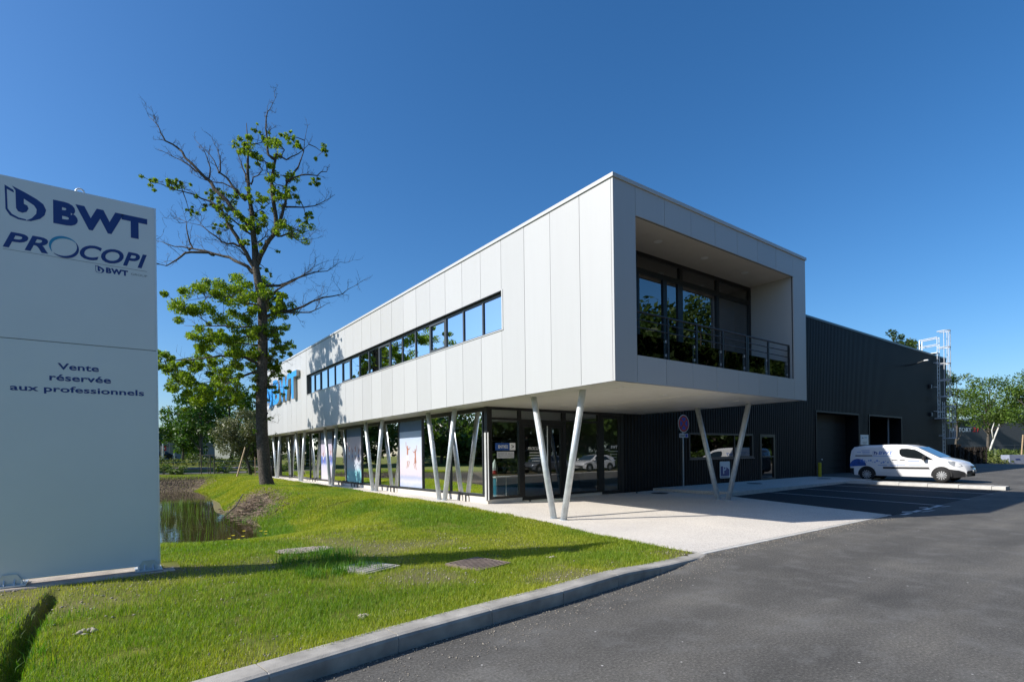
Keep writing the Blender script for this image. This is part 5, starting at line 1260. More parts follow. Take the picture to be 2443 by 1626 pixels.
make_tree('background_tree', 'bright bushy tree between the far grey shed and the large fresh green tree', (2.6, 90.0, 1.5), 7.5, 4.4, 19, gA, gB, 4000, .42, .2, .06, 26)
make_tree('far_tree', 'small dark tree far away above the grey shed on the left', (-3.6, 99.0, 1.5), 5.6, 5.0, 6, (.02, .05, .015), (.05, .09, .02), 2600, .45, .2, .15, 22)
make_tree('far_tree', 'low dark far tree right behind the grey shed roof', (4.6, 128.0, 1.5), 7.2, 6.0, 16, (.02, .05, .015), (.05, .09, .02), 2600, .55, .2, .1, 22)
make_tree('olive_tree', 'rounded grey-green olive tree propped by a slanting wooden stake', (.35, 38.4, .25), 5.3, 1.85, 7, (.11, .125, .055), (.23, .235, .115), 9000, .13, .12, .30, 30, lean=(-.9, .4), mat=M_olive)
make_tree('olive_tree', 'second grey-green olive tree half hidden behind the oak trunk', (1.9, 38.0, .25), 4.7, 1.5, 8, (.10, .115, .05), (.20, .21, .10), 6000, .13, .10, .30, 24, lean=(.3, .2), mat=M_olive)
M_wood = pm('stake_wood', (.42, .30, .17), .7, var=.2, scale=6)
def stake(label, p0, p1, r_=.045):
    o = MB().tube([p0, tuple((p0[i] + p1[i]) / 2 for i in range(3)), p1], [r_, r_, r_ * .95], 9).build('wooden_stake', M_wood, smooth=False); return top(o, label, 'stake')
stake('pale wooden prop stake slanting under the olive tree', (-1.37, 34.6, .12), (-.62, 35.3, 2.45), .055)
stake('thin upright wooden stake beside the slanting olive prop', (.30, 36.6, .15), (.28, 36.6, 1.75), .03)
def guard(label, x, y, g=.25):
    t_ = thing('tree_guard', label, 'tree guard', (x, y, g))
    for k, (dx, dy) in enumerate(((-.55, -.1), (.45, -.35), (.25, .5))):
        mb = MB(); mb.tube([(x + dx, y + dy, g - .1), (x + dx, y + dy, g + 1.75)], .045, 7); mb.build('post', M_bark2, t_)
    c = [(x - .55, y - .1), (x + .45, y - .35), (x + .25, y + .5)]
    for k in range(3):
        a_, b_ = c[k], c[(k + 1) % 3]; mb = MB(); mb.tube([(*a_, g + 1.72), (*b_, g + 1.72)], .04, 6); mb.build('cross_rail', M_bark2, t_)
    mb = MB(); mb.tube([(x, y, g), (x + .03, y, g + 2.4)], [.03, .015], 6); mb.build('sapling', M_bark2, t_)
guard('three-post wooden tree guard around a sapling beyond the pond', -1.35, 48.6)
# wire fence across the back
fe = thing('wire_fence', 'low wire fence on dark posts running behind the pond', 'fence', (0, 50.5, .25))
for k in range(12):
    xx = -10 + k * 2.1; yy = 53.6 - .32 * (xx + 4.6)
    mb = MB(); mb.tube([(xx, yy, .1), (xx, yy, 2.0 if k == 3 else 1.42)], .03, 6); mb.build('post', M_black, fe)
for z in (.6, 1.0, 1.38):
    mb = MB(); mb.tube([(-10, 55.3, z), (13.1, 47.9, z)], .012, 4); mb.build('wire', M_retgrey, fe)
M_log = pm('weathered_log', (.34, .29, .26), .85, var=.2, scale=3)
lr = thing('log_rail', 'low horizontal log rail on short stub posts beside the back road', 'barrier', (1, 57.5, .3))
for k in range(5):
    xa = -6.5 + k * 4.0; xb = xa + 3.95; f = lambda x: 60.4 - .745 * (x + 2.9) * .95
    mb = MB(); mb.tube([(xa, f(xa), .62), (xb, f(xb), .64)], .13, 8); mb.build('log', M_log, lr)
    mb = MB(); mb.tube([(xa, f(xa), .1), (xa, f(xa), .75)], .16, 8); mb.build('stub_post', M_bark2, lr)
mb = MB(); P4 = [(-30, 66, .262), (-30, 78, .9), (24, 40.5, .262), (24, 37.5, .262)]
mb.add([(-16, 57.2, .27), (18, 40.2, .27), (18, 46.4, .27), (-16, 67.5, .27)], [(0, 1, 2, 3)]); o = mb.build('back_road', M_asph); tag(o, kind='structure')
# bushes and undergrowth behind
rgb = np.random.default_rng(44)
for k, (x, y, r_, h_, lab) in enumerate(((-4.6, 51.8, 1.0, 1.1, 'leafy shrub at the left end of the wire fence beyond the pond'), (-3.3, 50.4, .9, .9, 'broad low shrub in front of the log rail'), (-.3, 50.2, .9, 1.2, 'shrub at the foot of the wooden tree guard'),
        (2.2, 47.6, .8, 1.0, 'loose shrub between tree guard and slanting stake'), (4.0, 44.2, .8, 1.1, 'small shrub just left of the oak trunk beyond the lawn'), (6.4, 43.0, .9, 1.1, 'shrub between the oak trunk and the office corner'))):
    t_ = thing('shrub', lab, 'shrub', (x, y, .22), 'shrubs along the back fence')
    mb = MB()
    for q in range(7): d = rgb.normal(size=2) * r_ * .4; mb.tube([(x, y, .1), (x + d[0] * .5, y + d[1] * .5, .25 + h_ * .45), (x + d[0], y + d[1], .25 + h_ * .85)], [.02, .014, .006], 4, caps=False)
    mb.build('stems', M_bark2, t_)
    cs = [np.array([x, y, .25 + h_ * .5]) + rgb.normal(size=3) * np.array([r_ * .5, r_ * .5, h_ * .22]) for _ in range(9)]
    leaf_mesh('foliage', blob_pts(rgb, cs, [r_ * .38] * 9, [60] * 9), .16, M_leaf2, t_, (.05, .10, .02), (.14, .20, .04), rgb)
cs = [np.array([x_, 66.5 - .80 * x_ + rgb.normal() * 1.2, 1.0 + rgb.random() * .9]) for x_ in np.arange(-16, 14, .35)]
o = leaf_mesh('undergrowth', blob_pts(rgb, cs, [.8] * len(cs), [70] * len(cs)), .26, M_leaf2, None, (.05, .085, .025), (.13, .16, .05), rgb); tag(o, 'tangled green undergrowth on the rise behind the log rail', 'undergrowth', kind='stuff')
# far grey shed, billboard, red flag sign, road lamp, dark car
sh = thing('grey_shed', 'distant grey gabled shed seen between totem and trees', 'building', (1, 123, 1.5))
M_shed = pm('shed_grey', (.20, .20, .20), .7); M_shedr = pm('shed_roof', (.13, .13, .135), .7)
mb = MB(); mb.box(-6, 9, 121, 131, 1.2, 4.4); mb.build('wall', M_shed, sh)
mb = MB(); mb.add([(-6.4, 120.7, 4.4), (9.4, 120.7, 4.4), (9.4, 131.4, 4.4), (-6.4, 131.4, 4.4), (4.5, 120.7, 6.8), (4.5, 131.4, 6.8)], [(0, 1, 4), (3, 5, 2), (0, 4, 5, 3), (1, 2, 5, 4)]); mb.build('roof', M_shedr, sh)
mb = MB(); mb.box(-4.2, -3.2, 120.9, 121.0, 1.2, 4.0); mb.box(-2.6, -1.9, 120.9, 121.0, 1.2, 4.2); mb.build('pale_pilaster', pm('shed_pale', (.42, .36, .32), .7), sh)
bb = thing('billboard', 'grey roadside board on a white post beyond the pond', 'sign', (-.9, 86.8, 1.6))
mb = MB(); mb.box(-1.6, .5, 86.75, 86.85, 2.6, 4.1); mb.build('board', M_shed, bb); mb = MB(); mb.box(-1.1, -.9, 86.85, 86.95, 1.4, 2.6); mb.build('post', M_white, bb)
fl = thing('red_sign', 'small red and white square sign beside the road lamp', 'sign', (-1.9, 92.4, 1.6))
mb = MB(); mb.box(-2.2, -1.6, 92.35, 92.40, 3.0, 3.7); mb.build('plate', pm('flag_red', (.5, .03, .05), .5), fl); mb = MB(); mb.box(-2.05, -1.75, 92.33, 92.345, 3.25, 3.45); mb.build('mark', M_white, fl); mb = MB(); mb.tube([(-2.25, 92.4, 1.4), (-2.25, 92.4, 3.8)], .05, 6); mb.build('post', M_galv, fl)
rl_ = thing('road_lamp', 'slim grey road lamp post just right of the totem edge', 'lamp', (-2.7, 81.8, 1.5))
mb = MB(); mb.tube([(-2.7, 81.8, 1.3), (-2.7, 81.8, 5.2)], [.08, .05], 8); mb.build('post', M_galv, rl_); mb = MB(); mb.bbox(-2.85, -2.3, 81.7, 81.9, 5.15, 5.25, .02); mb.build('lamp_head', M_galv, rl_)
make_van('parked_car', 'dark car parked far away beneath the grey shed', (-1.6, 100, 1.6), R(10), pm('car_dark', (.02, .022, .03), .3, coat=.5), False, hatch, (-1.98, 2.02), (-1.25, 1.28), .87)

# ------------------------------------------------------------------ end of the yard on the right
fa = thing('factory_shed', 'distant dark grey shed with white and red lettering at the end of the yard', 'building', (112, 18, .5))
M_fac = pm('factory_cladding', (.055, .06, .066), .6)
# long front facing the camera, ridge rising to the right
d0 = Vector((96.0, 25.6, 0)); d1 = Vector((121, 6.0, 0)); dv = (d1 - d0).normalized(); nv = Vector((dv.y, -dv.x, 0)) * 1.0
if nv.dot(Vector((CAM[0], CAM[1], 0)) - d0) < 0: nv = -nv
def fz(u): return 4.7 + 3.7 * u
mb = MB(); mb.add([d0 + Vector((0, 0, -.5)), d1 + Vector((0, 0, -.5)), d1 + Vector((0, 0, fz(1))), d0 + Vector((0, 0, fz(0)))] + [p - nv * 14 for p in (d0 + Vector((0, 0, -.5)), d1 + Vector((0, 0, -.5)), d1 + Vector((0, 0, fz(1))), d0 + Vector((0, 0, fz(0))))], [(0, 1, 2, 3), (4, 7, 6, 5), (3, 2, 6, 7), (0, 3, 7, 4), (1, 5, 6, 2)]); mb.build('wall', M_fac, fa)
mb = MB(); mb.tube([d0 + nv * .05 + Vector((0, 0, fz(0) + .02)), d1 + nv * .05 + Vector((0, 0, fz(1) + .02))], .10, 6); mb.build('roof_edge', M_frame, fa)
mb = MB(); mb.text('FACTORY', d0 + dv * 9.0 + nv * .06 + Vector((0, 0, 4.45)), dv * 3.65, Vector((0, 0, .72))); mb.build('lettering', pm('sign_white', (.85, .85, .85), .5), fa)
mb = MB(); mb.text('R21', d0 + dv * 12.75 + nv * .06 + Vector((0, 0, 4.45)), dv * 1.05, Vector((0, 0, .72))); mb.build('lettering', pm('letter_red', (.5, .02, .02), .5), fa)
make_tree('poplar_tree', 'slender green tree immediately right of the caged ladder', (86.5, 15.1, .6), 12.5, 3.3, 11, (.04, .08, .016), (.14, .19, .03), 5500, .25, .16, .16, 30)
make_tree('yard_tree', 'broad green tree in front of the lettered dark shed', (83.2, 11.0, .7), 10.2, 3.9, 12, (.04, .09, .014), (.13, .20, .025), 7000, .23, .2, .34, 44)
make_tree('yard_tree', 'green tree at the right picture edge beyond the planter', (79.0, 6.0, .7), 9.6, 3.6, 13, (.04, .09, .014), (.13, .20, .025), 6500, .24, .2, .30, 26)
make_tree('roof_tree', 'treetop peeping over the far end of the black warehouse roof', (90, 23.0, .5), 20.0, 3.2, 14, (.03, .06, .016), (.08, .12, .025), 3600, .38, .2, .45, 24)
M_birch = pm('birch_bark', (.62, .60, .56), .8, var=.25, scale=3)
bi = thing('birch_tree', 'leaning white birch stem before the dark lettered shed', 'tree', (78.4, 10.0, .6))
mb = MB(); mb.tube([(78.3, 10.1, .6), (78.8, 9.75, 2.4), (79.4, 9.3, 4.2), (79.7, 9.1, 5.6)], [.13, .11, .08, .04], 7); mb.tube([(78.9, 9.7, 2.8), (78.75, 9.8, 3.9), (79.0, 9.6, 4.9)], [.08, .06, .03], 6); mb.build('trunk', M_birch, bi, smooth=True)
leaf_mesh('crown', blob_pts(rgb, [np.array([79.4, 9.3, 5.2]), np.array([79.8, 8.9, 6.0]), np.array([78.9, 9.7, 5.6])], [.9] * 3, [160] * 3), .28, M_leaf2, bi, (.05, .10, .02), (.12, .17, .03), rgb)
cs = [np.array([x_, 24.0 - .22 * x_ + rgb.normal() * 1.0, .6 + .5 * rgb.random()]) for x_ in np.arange(62, 90, .25)]
o = leaf_mesh('undergrowth', blob_pts(rgb, cs, [.75] * len(cs), [55] * len(cs)), .26, M_leaf2, None, (.06, .10, .02), (.16, .20, .05), rgb); tag(o, 'weedy green bank in front of the lettered shed', 'undergrowth', kind='stuff')
cs = [np.array([rgb.uniform(57.5, 76), 0, 0]) for _ in range(260)]
for c in cs: c[1] = rgb.uniform(4.2, 12) ; c[2] = .28 + max(0, (c[0] - 62) * .03)
o = leaf_mesh('verge_grass', blob_pts(rgb, cs, [.55] * len(cs), [40] * len(cs)), .2, M_leaf2, None, (.10, .13, .03), (.20, .22, .06), rgb, up=-.2); tag(o, 'mown pale green verge behind the yard', 'grass', kind='stuff')
f2 = thing('yard_fence', 'wire fence along the green bank at the end of the yard', 'fence', (72, 8, .3))
for k in range(7):
    xx, yy = 62 + k * 2.6, 11.6 - k * 1.25; mb = MB(); mb.tube([(xx, yy, .2), (xx, yy, 2.05)], .03, 6); mb.build('post', M_frame, f2)
for z in (.7, 1.2, 1.6, 2.0): mb = MB(); mb.tube([(62, 11.6, z), (77.6, 4.1, z)], .012, 4); mb.build('wire', M_grey, f2)
# pallet stacks
M_pal = pm('dark_pallet_wood', (.055, .042, .032), .85, var=.35, scale=3)
mb = MB()
for k in range(5): mb.box(-.6, .6, -.4 + k * .175, -.3 + k * .175, .12, .144)
for k in range(3): mb.box(-.6 + k * .53, -.46 + k * .53, -.4, .4, .098, .12); mb.box(-.6 + k * .53, -.46 + k * .53, -.4, .4, .0, .022)
for i in range(3):
    for j in range(3): mb.box(-.6 + i * .53, -.46 + i * .53, -.4 + j * .33, -.26 + j * .33, .022, .098)
first = mb.build('pallet', M_pal); pm_mesh = first.data; used = False
for s_i, (x, y, n_) in enumerate(((53.2, 9.5, 13), (54.3, 8.8, 13), (55.4, 8.05, 13), (56.5, 7.3, 11), (57.4, 6.6, 11))):
    for k in range(n_):
        if not used: o = first; used = True
        else: o = bpy.data.objects.new('pallet', pm_mesh); COL.objects.link(o)
        o.location = (x + rgb.normal() * .02, y + rgb.normal() * .02, .2 + k * .146); o.rotation_euler.z = R(-36) + rgb.normal() * .02
        tag(o, 'dark wooden pallet in the ' + ('leftmost', 'second', 'middle', 'fourth', 'rightmost, lower')[s_i] + ' of the five pallet stacks behind the white van', 'pallet', 'pallets of stack ' + str(s_i + 1) + ' behind the van')
pbx = thing('planter_box', 'low pale blue-grey planter box at the right picture edge', 'planter', (60, 3.9, .2))
mb = MB(); mb.prism([(0, 0), (2.6, 0), (2.6, .82), (0, .82)], (58.9, 4.6, .2), (.8, -.6, 0), (0, 0, 1), (.6, .8, 0), .9); mb.build('box', pm('planter_grey', (.30, .33, .42), .5), pbx)
mb = MB(); mb.prism([(.55, .36), (.95, .36), (.95, .46), (.55, .46)], (58.894, 4.592, .2), (.8, -.6, 0), (0, 0, 1), (-.6, -.8, 0), .012); mb.build('emblem', M_signblue, pbx)
stake('pale wooden stake rising from the planter box', (60.2, 4.0, .9), (60.4, 3.9, 2.9), .06)
# ------------------------------------------------------------------ across the yard, behind the camera (seen mirrored in the glass)
vb = MB(); vb.bbox(-10, 60, -11.3, -11.02, -.1, .16, .02); o = vb.build('far_kerb', M_conc2); tag(o, kind='structure')
NUMW = ('first', 'second', 'third', 'fourth', 'fifth', 'sixth', 'seventh', 'eighth', 'ninth', 'tenth', 'eleventh', 'twelfth', 'thirteenth', 'fourteenth', 'fifteenth')
rgt_ = np.random.default_rng(77)
for k in range(13):
    x = -34 + rgt_.normal() * 1.5; y = -14 + k * 7.0 + rgt_.normal() * 1.0
    make_tree('west_tree', NUMW[k] + ' tree from the road in the mirrored row west of the lawn', (x, y, .24), rgt_.uniform(5.5, 7.8), rgt_.uniform(3.6, 4.6), 60 + k, (.03, .07, .014), (.09, .14, .025), 3600, .55, .22, .06, 30, group='trees mirrored in the shop windows')
for k in range(9):  # unseen row, added to keep bright sky out of the far windows
    x = -48 + k * 4.9 + rgt_.normal() * .8; y = 61 + rgt_.normal() * 1.5
    make_tree('north_tree', NUMW[k] + ' tree from the west in the row beyond the pond, hidden by the totem', (x, y, .4), rgt_.uniform(7, 9), rgt_.uniform(3.4, 4.2), 80 + k, (.03, .07, .014), (.09, .14, .025), 3000, .5, .2, .05, 28, group='trees beyond the pond mirrored in the far windows')
cs = [np.array([-41 + rgt_.normal() * 1.5, y_, rgt_.uniform(.5, 4)]) for y_ in np.linspace(-25, 100, 420)]
o = leaf_mesh('woodland', blob_pts(rgt_, cs, [2.2] * len(cs), [36] * len(cs)), 1.1, M_leaf2, None, (.02, .05, .012), (.06, .10, .02), rgt_); tag(o, 'woodland edge west of the lawn behind the mirrored trees', 'woodland', kind='stuff')
for k in range(15):
    x = -2 + k * 5.0 + rgt_.normal() * .7; y = -19.5 + rgt_.normal() * .8; h_ = rgt_.uniform(13, 17.5)
    make_tree('yard_oak', NUMW[k] + ' oak from the west in the row across the yard, mirrored in the glass', (x, y, .16), h_, rgt_.uniform(4.4, 5.4), 30 + k, (.03, .07, .014), (.09, .14, .025), 4200, .52, .26, .10, 34, group='oaks mirrored in the glass')
cs = [np.array([x_, -26 + rgt_.normal() * 1.5, rgt_.uniform(.5, 13)]) for x_ in np.linspace(2, 80, 380)]
o = leaf_mesh('woodland', blob_pts(rgt_, cs, [2.2] * len(cs), [42] * len(cs)), 1.1, M_leaf2, None, (.02, .05, .012), (.06, .10, .02), rgt_); tag(o, 'dense woodland behind the oak row across the yard', 'woodland', kind='stuff')
cs = [np.array([x_, -16.4 + rgt_.normal() * .5, rgt_.uniform(.3, 1.6)]) for x_ in np.linspace(-8, 70, 260)]
o = leaf_mesh('hedge', blob_pts(rgt_, cs, [.8] * len(cs), [40] * len(cs)), .34, M_leaf2, None, (.03, .07, .014), (.09, .14, .025), rgt_); tag(o, 'long green hedge across the yard below the mirrored oaks', 'hedge')
# ------------------------------------------------------------------ lawn: covers, stones, grass
def cover(name, label, cat, x, y, rz, lx, ly, mat, hgt=.03):
    z = float(lawn_z(np.array([x]), np.array([y]))[0]); t_ = thing(name, label, cat, (x, y, z + .01), rz=rz)
    return t_, z
t_, z = cover('grate_cover', 'rusty ribbed grate cover set in the lawn nearest the kerb', 'cover', -4.06, -.95, R(12), 0, 0, None)
M_rust = pm('rusty_grate', (.20, .15, .12), .8, var=.3, scale=9)
mb = MB(); mb.box(-.33, .33, -.36, -.32, -.05, .022); mb.box(-.33, .33, .32, .36, -.05, .022); mb.box(-.33, -.29, -.32, .32, -.05, .022); mb.box(.29, .33, -.32, .32, -.05, .022); mb.box(-.29, .29, -.32, .32, -.05, -.02); mb.build('frame', M_rust, t_, local=True)
for k in range(9): mb = MB(); mb.box(-.288, .288, -.30 + k * .068, -.262 + k * .068, -.02, .024); mb.build('grate_bar', M_rust, t_, local=True)
t_, z = cover('concrete_cover', 'square concrete inspection cover sunk in the lawn beside the totem shadow', 'cover', -5.45, -.12, R(20), 0, 0, None)
mb = MB(); mb.bbox(-.28, .28, -.30, .30, -.06, .022, .008); mb.build('lid', M_conc, t_, local=True); mb = MB(); mb.box(-.33, .33, -.35, .35, -.06, .010); mb.build('rim', M_conc, t_, local=True)
for k in range(5): mb = MB(); mb.box(-.24, .24, -.22 + k * .1, -.19 + k * .1, .0205, .026); mb.build('lid_rib', M_conc, t_, local=True)
t_, z = cover('gravel_patch', 'oval patch of pale gravel in the lawn nearest the pond', 'gravel', -5.75, 1.90, 0, 0, 0, None)
rgs = np.random.default_rng(5)
def stones(name, P, sz, mat, parent=None):
    n = len(P); oc = np.array([(1, 0, 0), (0, 1, 0), (-1, 0, 0), (0, -1, 0), (0, 0, 1), (0, 0, -1)], float)
    fc = np.array([(0, 1, 4), (1, 2, 4), (2, 3, 4), (3, 0, 4), (1, 0, 5), (2, 1, 5), (3, 2, 5), (0, 3, 5)])
    s = sz[:, None, None] * (1 + .35 * rgs.normal(size=(n, 6, 1))).clip(.4, 1.8) * np.array([1, .85, .6])
    a = rgs.random(n) * 6.28; ca, sa = np.cos(a), np.sin(a); V = oc[None] * s
    V = np.stack([V[..., 0] * ca[:, None] - V[..., 1] * sa[:, None], V[..., 0] * sa[:, None] + V[..., 1] * ca[:, None], V[..., 2]], -1) + P[:, None]
    F = (fc[None] + (np.arange(n) * 6)[:, None, None]).reshape(-1, 3)
    g = rgs.random((n, 1)); c = np.array([[.30, .25, .19]]) * (1 - g) + np.array([[.40, .36, .30]]) * g
    return npmesh(name, V.reshape(-1, 3), F, mat, parent, np.repeat(c, 6, 0))
mt, t, b, N, L = nodes('stone'); at = N('ShaderNodeVertexColor'); at.layer_name = 'Col'; L(at.outputs[0], b.inputs['Base Color']); b.inputs['Roughness'].default_value = .85; M_stone = mt
n = 1500; a = rgs.random(n) * 6.28; r_ = np.sqrt(rgs.random(n)); px, py = -5.75 + .46 * r_ * np.cos(a), 1.90 + .36 * r_ * np.sin(a)
o = stones('pebbles', np.stack([px, py, lawn_z(px, py) + .03 + .02 * (1 - r_)], -1), .014 + .012 * rgs.random(n), M_stone, t_); o['kind'] = 'stuff'
n = 26000; px = rgs.uniform(-11, 0, n); py = rgs.uniform(-3.6, 5.5, n)
dens = np.clip((vnoise(px, py, .8, 9) - .38) * 3, 0.02, 1) + np.exp(-np.maximum(0, py - kerb_y(px) - .25) / .35); keep = lawn_mask(px, py) & (rgs.random(n) < dens * .5) & (poly_sd(px, py, POND) > .8)
px, py = px[keep], py[keep]; o = stones('pebbles', np.stack([px, py, lawn_z(px, py) + .004], -1), .006 + .016 * rgs.random(len(px)) ** 3, M_stone); tag(o, 'pale pebbles strewn through the thin lawn', 'pebbles', kind='stuff')
for (x, y, s_, lab) in ((-8.55, -1.15, .06, 'pale broken lump of concrete in the grass near the totem shadow'), (-6.4, -2.45, .05, 'pale fist-sized stone in the grass by the kerb'), (-3.5, .35, .06, 'reddish stone cluster at the edge of the totem shadow'), (-2.9, -1.3, .05, 'pale stone in the lawn near the forecourt corner')):
    q = np.stack([x + rgs.normal(size=7) * s_ * .8, y + rgs.normal(size=7) * s_ * .8, np.zeros(7)], -1); q[:, 2] = lawn_z(q[:, 0], q[:, 1]) + .02; o = stones('rubble', q, s_ * (.3 + .5 * rgs.random(7)), M_stone); tag(o, lab, 'stone')

# grit swept against the kerb and the edging
n = 5200; px = rgs.uniform(-9, 7.2, n); u = rgs.random(n) ** 2.2
py = np.where(px < -.7, kerb_y(px) - .015 - u * .55, -2.545 - u * .40); px = px + 0
o = stones('road_grit', np.stack([px, py, G(px, py) + .003], -1), .003 + .008 * rgs.random(n) ** 3, M_stone); tag(o, 'fine pale grit swept against kerb and edging on the asphalt', 'grit', kind='stuff')
# ---- grass blades
def blades(name, px, py, hgt, wid, cola, colb, tcol, bend=.5, lift=0.0, rg=np.random.default_rng(3), zf=lawn_z):
    n = len(px); z = zf(px, py) - .01 + lift
    a = rg.random(n) * 6.283; d = np.stack([np.cos(a), np.sin(a), np.zeros(n)], -1); e = np.stack([-d[:, 1], d[:, 0], np.zeros(n)], -1)
    P = np.stack([px, py, z], -1); h = hgt[:, None]; w_ = wid[:, None]; bn = (bend * (.3 + rg.random(n)))[:, None]
    up_ = np.array([[0, 0, 1.0]])
    V = np.stack([P - e * w_ * .5, P + e * w_ * .5, P + up_ * h * .6 + d * h * bn * .25 + e * w_ * .38, P + up_ * h * .6 + d * h * bn * .25 - e * w_ * .38, P + up_ * h * (1 - .25 * bn) + d * h * bn * .8], 1)
    i0 = (np.arange(n) * 5)[:, None]
    F = np.concatenate([i0 + np.array([[0, 1, 2]]), i0 + np.array([[0, 2, 3]]), i0 + np.array([[3, 2, 4]])], 0)
    c = np.array(cola)[None] * (1 - tcol[:, None]) + np.array(colb)[None] * tcol[:, None]; c = c * (1 + .15 * rg.normal(size=(n, 1))).clip(.5, 1.5)
    return npmesh(name, V.reshape(-1, 3), F, M_grass, None, np.repeat(c, 5, 0))
M_grass = leafmat('grass_blade', .40, .55)
def cam_dist(px, py): return np.hypot(px - CAM[0], py - CAM[1])
rgq = np.random.default_rng(8)
n = 1400000; px = rgq.uniform(-14, .05, n); py = -4.2 + 42 * rgq.random(n) ** 1.9
d = cam_dist(px, py); ang = np.arctan2(py - CAM[1], px - CAM[0])
inview = (ang > R(27)) & (ang < R(104)) & (d > 3.0)
sd_ = poly_sd(px, py, POND)
thin = np.clip((vnoise(px, py, .8, 9) - .50) * 3.0, 0, .88) * (py < 3.4)
thin = np.maximum(thin, .75 * np.clip((vnoise(px, py, 2.3, 19) - .58) * 4, 0, 1) * (py < 6))
soilm = np.maximum(np.clip(1.55 - np.hypot((px + 4.15) / .75, (py - 15.0) / 2.6), 0, 1), ((py > 30) & (sd_ < 2.0) & (px < -3.6 + (py - 36) * .5)).astype(float))
lawn2 = (px < slab_x(py)) & (py > kerb_y(px) + .20) & (px < .2)
keep = lawn2 & inview & (sd_ > .18) & (rgq.random(n) > np.maximum(thin, soilm * .97))
for (cx_, cy_, rx, ry) in ((-4.06, -.95, .36, .38), (-5.45, -.12, .33, .34), (-5.75, 1.90, .42, .32)): keep &= np.hypot((px - cx_) / rx, (py - cy_) / ry) > 1
keep &= ~((px > -9.9) & (px < -7.60) & (py > 1.46) & (py < 2.2))
px, py, d, sd_ = px[keep], py[keep], d[keep], sd_[keep]
lush = np.clip((vnoise(px, py, .55, 31) - .35) * 2.2, 0, 1); edge = np.clip(1.1 - sd_ / .9, 0, 1) * (py < 14)
h = (.030 + .035 * rgq.random(len(px)) + .03 * lush * rgq.random(len(px))) * (1 + .25 * rgq.random(len(px))) + edge * .10 * rgq.random(len(px))
h *= np.where(py > 3.5, 1.25, 1.0)
wd = .0032 + .0022 * rgq.random(len(px)) + np.clip(d - 8, 0, 30) * .00055
tc = np.clip(.62 - .55 * lush + .35 * np.clip((vnoise(px, py, .8, 9) - .42) * 3, 0, 1) + .3 * (vnoise(px, py, 1.7, 12) - .5) + .22 * rgq.normal(size=len(px)), 0, 1); tc = np.where(edge > .2, tc * .4, tc)
o = blades('grass', px, py, h, wd, (.14, .265, .013), (.42, .42, .038), tc, .6); tag(o, 'short bright green lawn grass between kerb, forecourt and pond', 'grass', kind='stuff')
# lusher tufts by the pond, in the added dip and along the edges
tx_, ty_ = [], []
for k in range(420):
    i = rgq.integers(len(POND)); a_, b_ = POND[i], POND[(i + 1) % len(POND)]; u = rgq.random(); c = a_ + (b_ - a_) * u
    if c[1] > 16: continue
    nrm = np.array([b_[1] - a_[1], -(b_[0] - a_[0])]); nrm = nrm / np.linalg.norm(nrm); s_ = rgq.uniform(-.1, 1.0)
    if poly_sd(np.array([c[0] + nrm[0] * .3]), np.array([c[1] + nrm[1] * .3]), POND)[0] < 0: nrm = -nrm
    c = c + nrm * s_; m_ = 46; tx_.append(c[0] + rgq.normal(size=m_) * .10); ty_.append(c[1] + rgq.normal(size=m_) * .10)
for k in range(16):
    yy = rgq.uniform(-2.6, 1.2); xx = -9.0 + rgq.normal() * .16; m_ = 16; tx_.append(xx + rgq.normal(size=m_) * .06); ty_.append(yy + rgq.normal(size=m_) * .06)
for k in range(60):
    xx = rgq.uniform(-6.3, -5.2); yy = rgq.choice([-.02, .9, 1.3]) + rgq.normal() * .2; m_ = 40; tx_.append(xx + rgq.normal(size=m_) * .07); ty_.append(yy + rgq.normal(size=m_) * .07)
px, py = np.concatenate(tx_), np.concatenate(ty_); k_ = lawn_mask(px, py); px, py = px[k_], py[k_]; m_ = len(px)
o = blades('tall_grass', px, py, .07 + .14 * rgq.random(m_) ** 1.5, np.full(m_, .007), (.07, .20, .014), (.15, .29, .025), rgq.random(m_), .7); tag(o, 'taller lush grass fringing the pond and the added dip by the totem', 'grass', kind='stuff')
# reeds standing in the water
px, py = [], []
for k in range(75):
    cx_, cy_ = rgq.uniform(-9.0, -5.2), rgq.uniform(8.6, 24)
    if cx_ > -6.0 + .05 * (cy_ - 10) and rgq.random() < .5: continue
    m_ = 9; px.append(cx_ + rgq.normal(size=m_) * .12); py.append(cy_ + rgq.normal(size=m_) * .12)
px, py = np.concatenate(px), np.concatenate(py); m_ = len(px)
o = blades('reeds', px, py, .25 + .35 * rgq.random(m_), np.full(m_, .012), (.06, .15, .02), (.14, .22, .04), rgq.random(m_), .35, zf=lambda x, y: np.full(len(x), WATER_Z)); tag(o, 'green reeds and water grass standing in the pond', 'reeds', kind='stuff')
# distant lawn strip behind the pond
n = 60000; px = rgq.uniform(-12, 6, n); py = rgq.uniform(35, 46, n); k_ = (px < 0.0) & (poly_sd(px, py, POND) > 1.9); px, py = px[k_], py[k_]; m_ = len(px)
o = blades('back_lawn_grass', px, py, .06 + .05 * rgq.random(m_), np.full(m_, .03), (.14, .24, .02), (.30, .33, .04), rgq.random(m_), .6, zf=lambda x, y: np.where(y > 42, .24, lawn_z(x, y))); tag(o, 'bright grass strip between the bare pond bank and the back road', 'grass', kind='stuff')
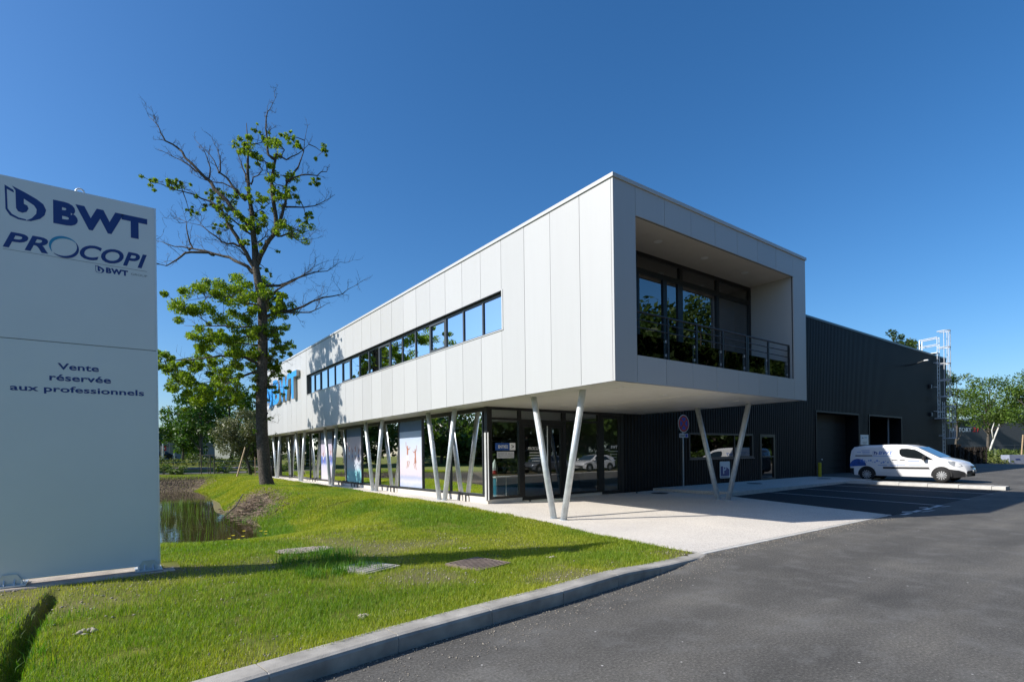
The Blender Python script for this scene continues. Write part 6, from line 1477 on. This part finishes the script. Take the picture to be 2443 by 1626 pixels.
# yellow flowers at the near edge of the pond
M_yel = pm('flower_yellow', (.85, .68, .02), .6); M_stem = pm('flower_stem', (.07, .14, .03), .7)
for k, (x, y, h_, lab) in enumerate(((-5.75, 7.35, .34, 'tallest yellow wildflower of the group at the pond edge'), (-6.02, 7.2, .26, 'yellow wildflower left of the tallest one at the pond edge'), (-6.12, 7.1, .20, 'leftmost yellow wildflower at the near pond edge'), (-5.36, 7.3, .28, 'yellow wildflower nearest the grassy right bank of the pond'),
        (-5.2, 7.5, .26, 'rightmost small yellow wildflower at the pond edge'), (-5.85, 6.9, .2, 'low yellow wildflower in front of the tallest one'), (-5.98, 6.75, .14, 'lowest yellow wildflower at the near pond edge'), (-5.3, 7.05, .18, 'small yellow wildflower low on the right of the group'))):
    z = float(lawn_z(np.array([x]), np.array([y]))[0]); z = max(z, -.55) ; t_ = thing('wildflower', lab, 'flower', (x, y, z), 'yellow wildflowers by the pond')
    mb = MB(); mb.tube([(x, y, z - .05), (x + .02, y, z + h_ * .6), (x + .01, y - .01, z + h_)], [.006, .005, .004], 5); mb.build('stem', M_stem, t_)
    mb = MB()
    for q in range(12): a = q * math.pi / 6; mb.add([(x + .01, y - .01, z + h_), (x + .01 + .045 * math.cos(a - .22), y - .01 + .045 * math.sin(a - .22), z + h_ + .014), (x + .01 + .045 * math.cos(a + .22), y - .01 + .045 * math.sin(a + .22), z + h_ + .014)], [(0, 1, 2)])
    mb.build('petals', M_yel, t_)
# brush pile on the bank
mb = MB(); rgp = np.random.default_rng(17)
for k in range(620):
    u = rgp.normal() * .42; v = rgp.normal() * .85; x, y = -4.15 + u, 15.0 + v; z = float(lawn_z(np.array([x]), np.array([y]))[0]) + .28 * math.exp(-(u / .5) ** 2 - (v / 1.0) ** 2) * rgp.random()
    a = rgp.random() * 6.28; l = .08 + .28 * rgp.random() ** 2; dz = rgp.normal() * .10
    p0 = Vector((x, y, z)); dd = Vector((math.cos(a), math.sin(a), dz)); mb.tube([p0 - dd * l, p0 + Vector((0, 0, .02)), p0 + dd * l], [.010, .013, .006], 4, caps=False)
o = mb.build('brush_pile', pm('dry_brush', (.27, .20, .14), .9, var=.45, scale=3)); tag(o, 'heap of dry brown twigs on the pond bank below the oak', 'brush pile', kind='stuff')
n = 5000; px = -4.15 + rgs.normal(size=n) * .55; py = 15.0 + rgs.normal(size=n) * 1.3; px = np.concatenate([px, rgs.uniform(-12, -2.4, 9000)]); py = np.concatenate([py, 35.5 + rgs.random(9000) * 4.0]); k_ = (poly_sd(px, py, POND) > 0) & (poly_sd(px, py, POND) < 2.4); px, py = px[k_], py[k_]
o = stones('earth_clods', np.stack([px, py, lawn_z(px, py) + .01], -1), .02 + .05 * rgs.random(len(px)) ** 2, pm('clod', (.17, .125, .085), .95, var=.4, scale=2)); tag(o, 'brown earth clods on the bare pond banks', 'soil', kind='stuff')
st = MB().tube([(-5.2, 14.3, -.52), (-4.7, 14.7, -.15), (-4.3, 15.5, .25)], [.02, .025, .02], 6).build('dead_branch', M_bark2); top(st, 'pale dead branch leaning out of the brush pile towards the water', 'branch')
print('tris', sum(len(o.data.polygons) for o in bpy.data.objects if o.type == 'MESH'))
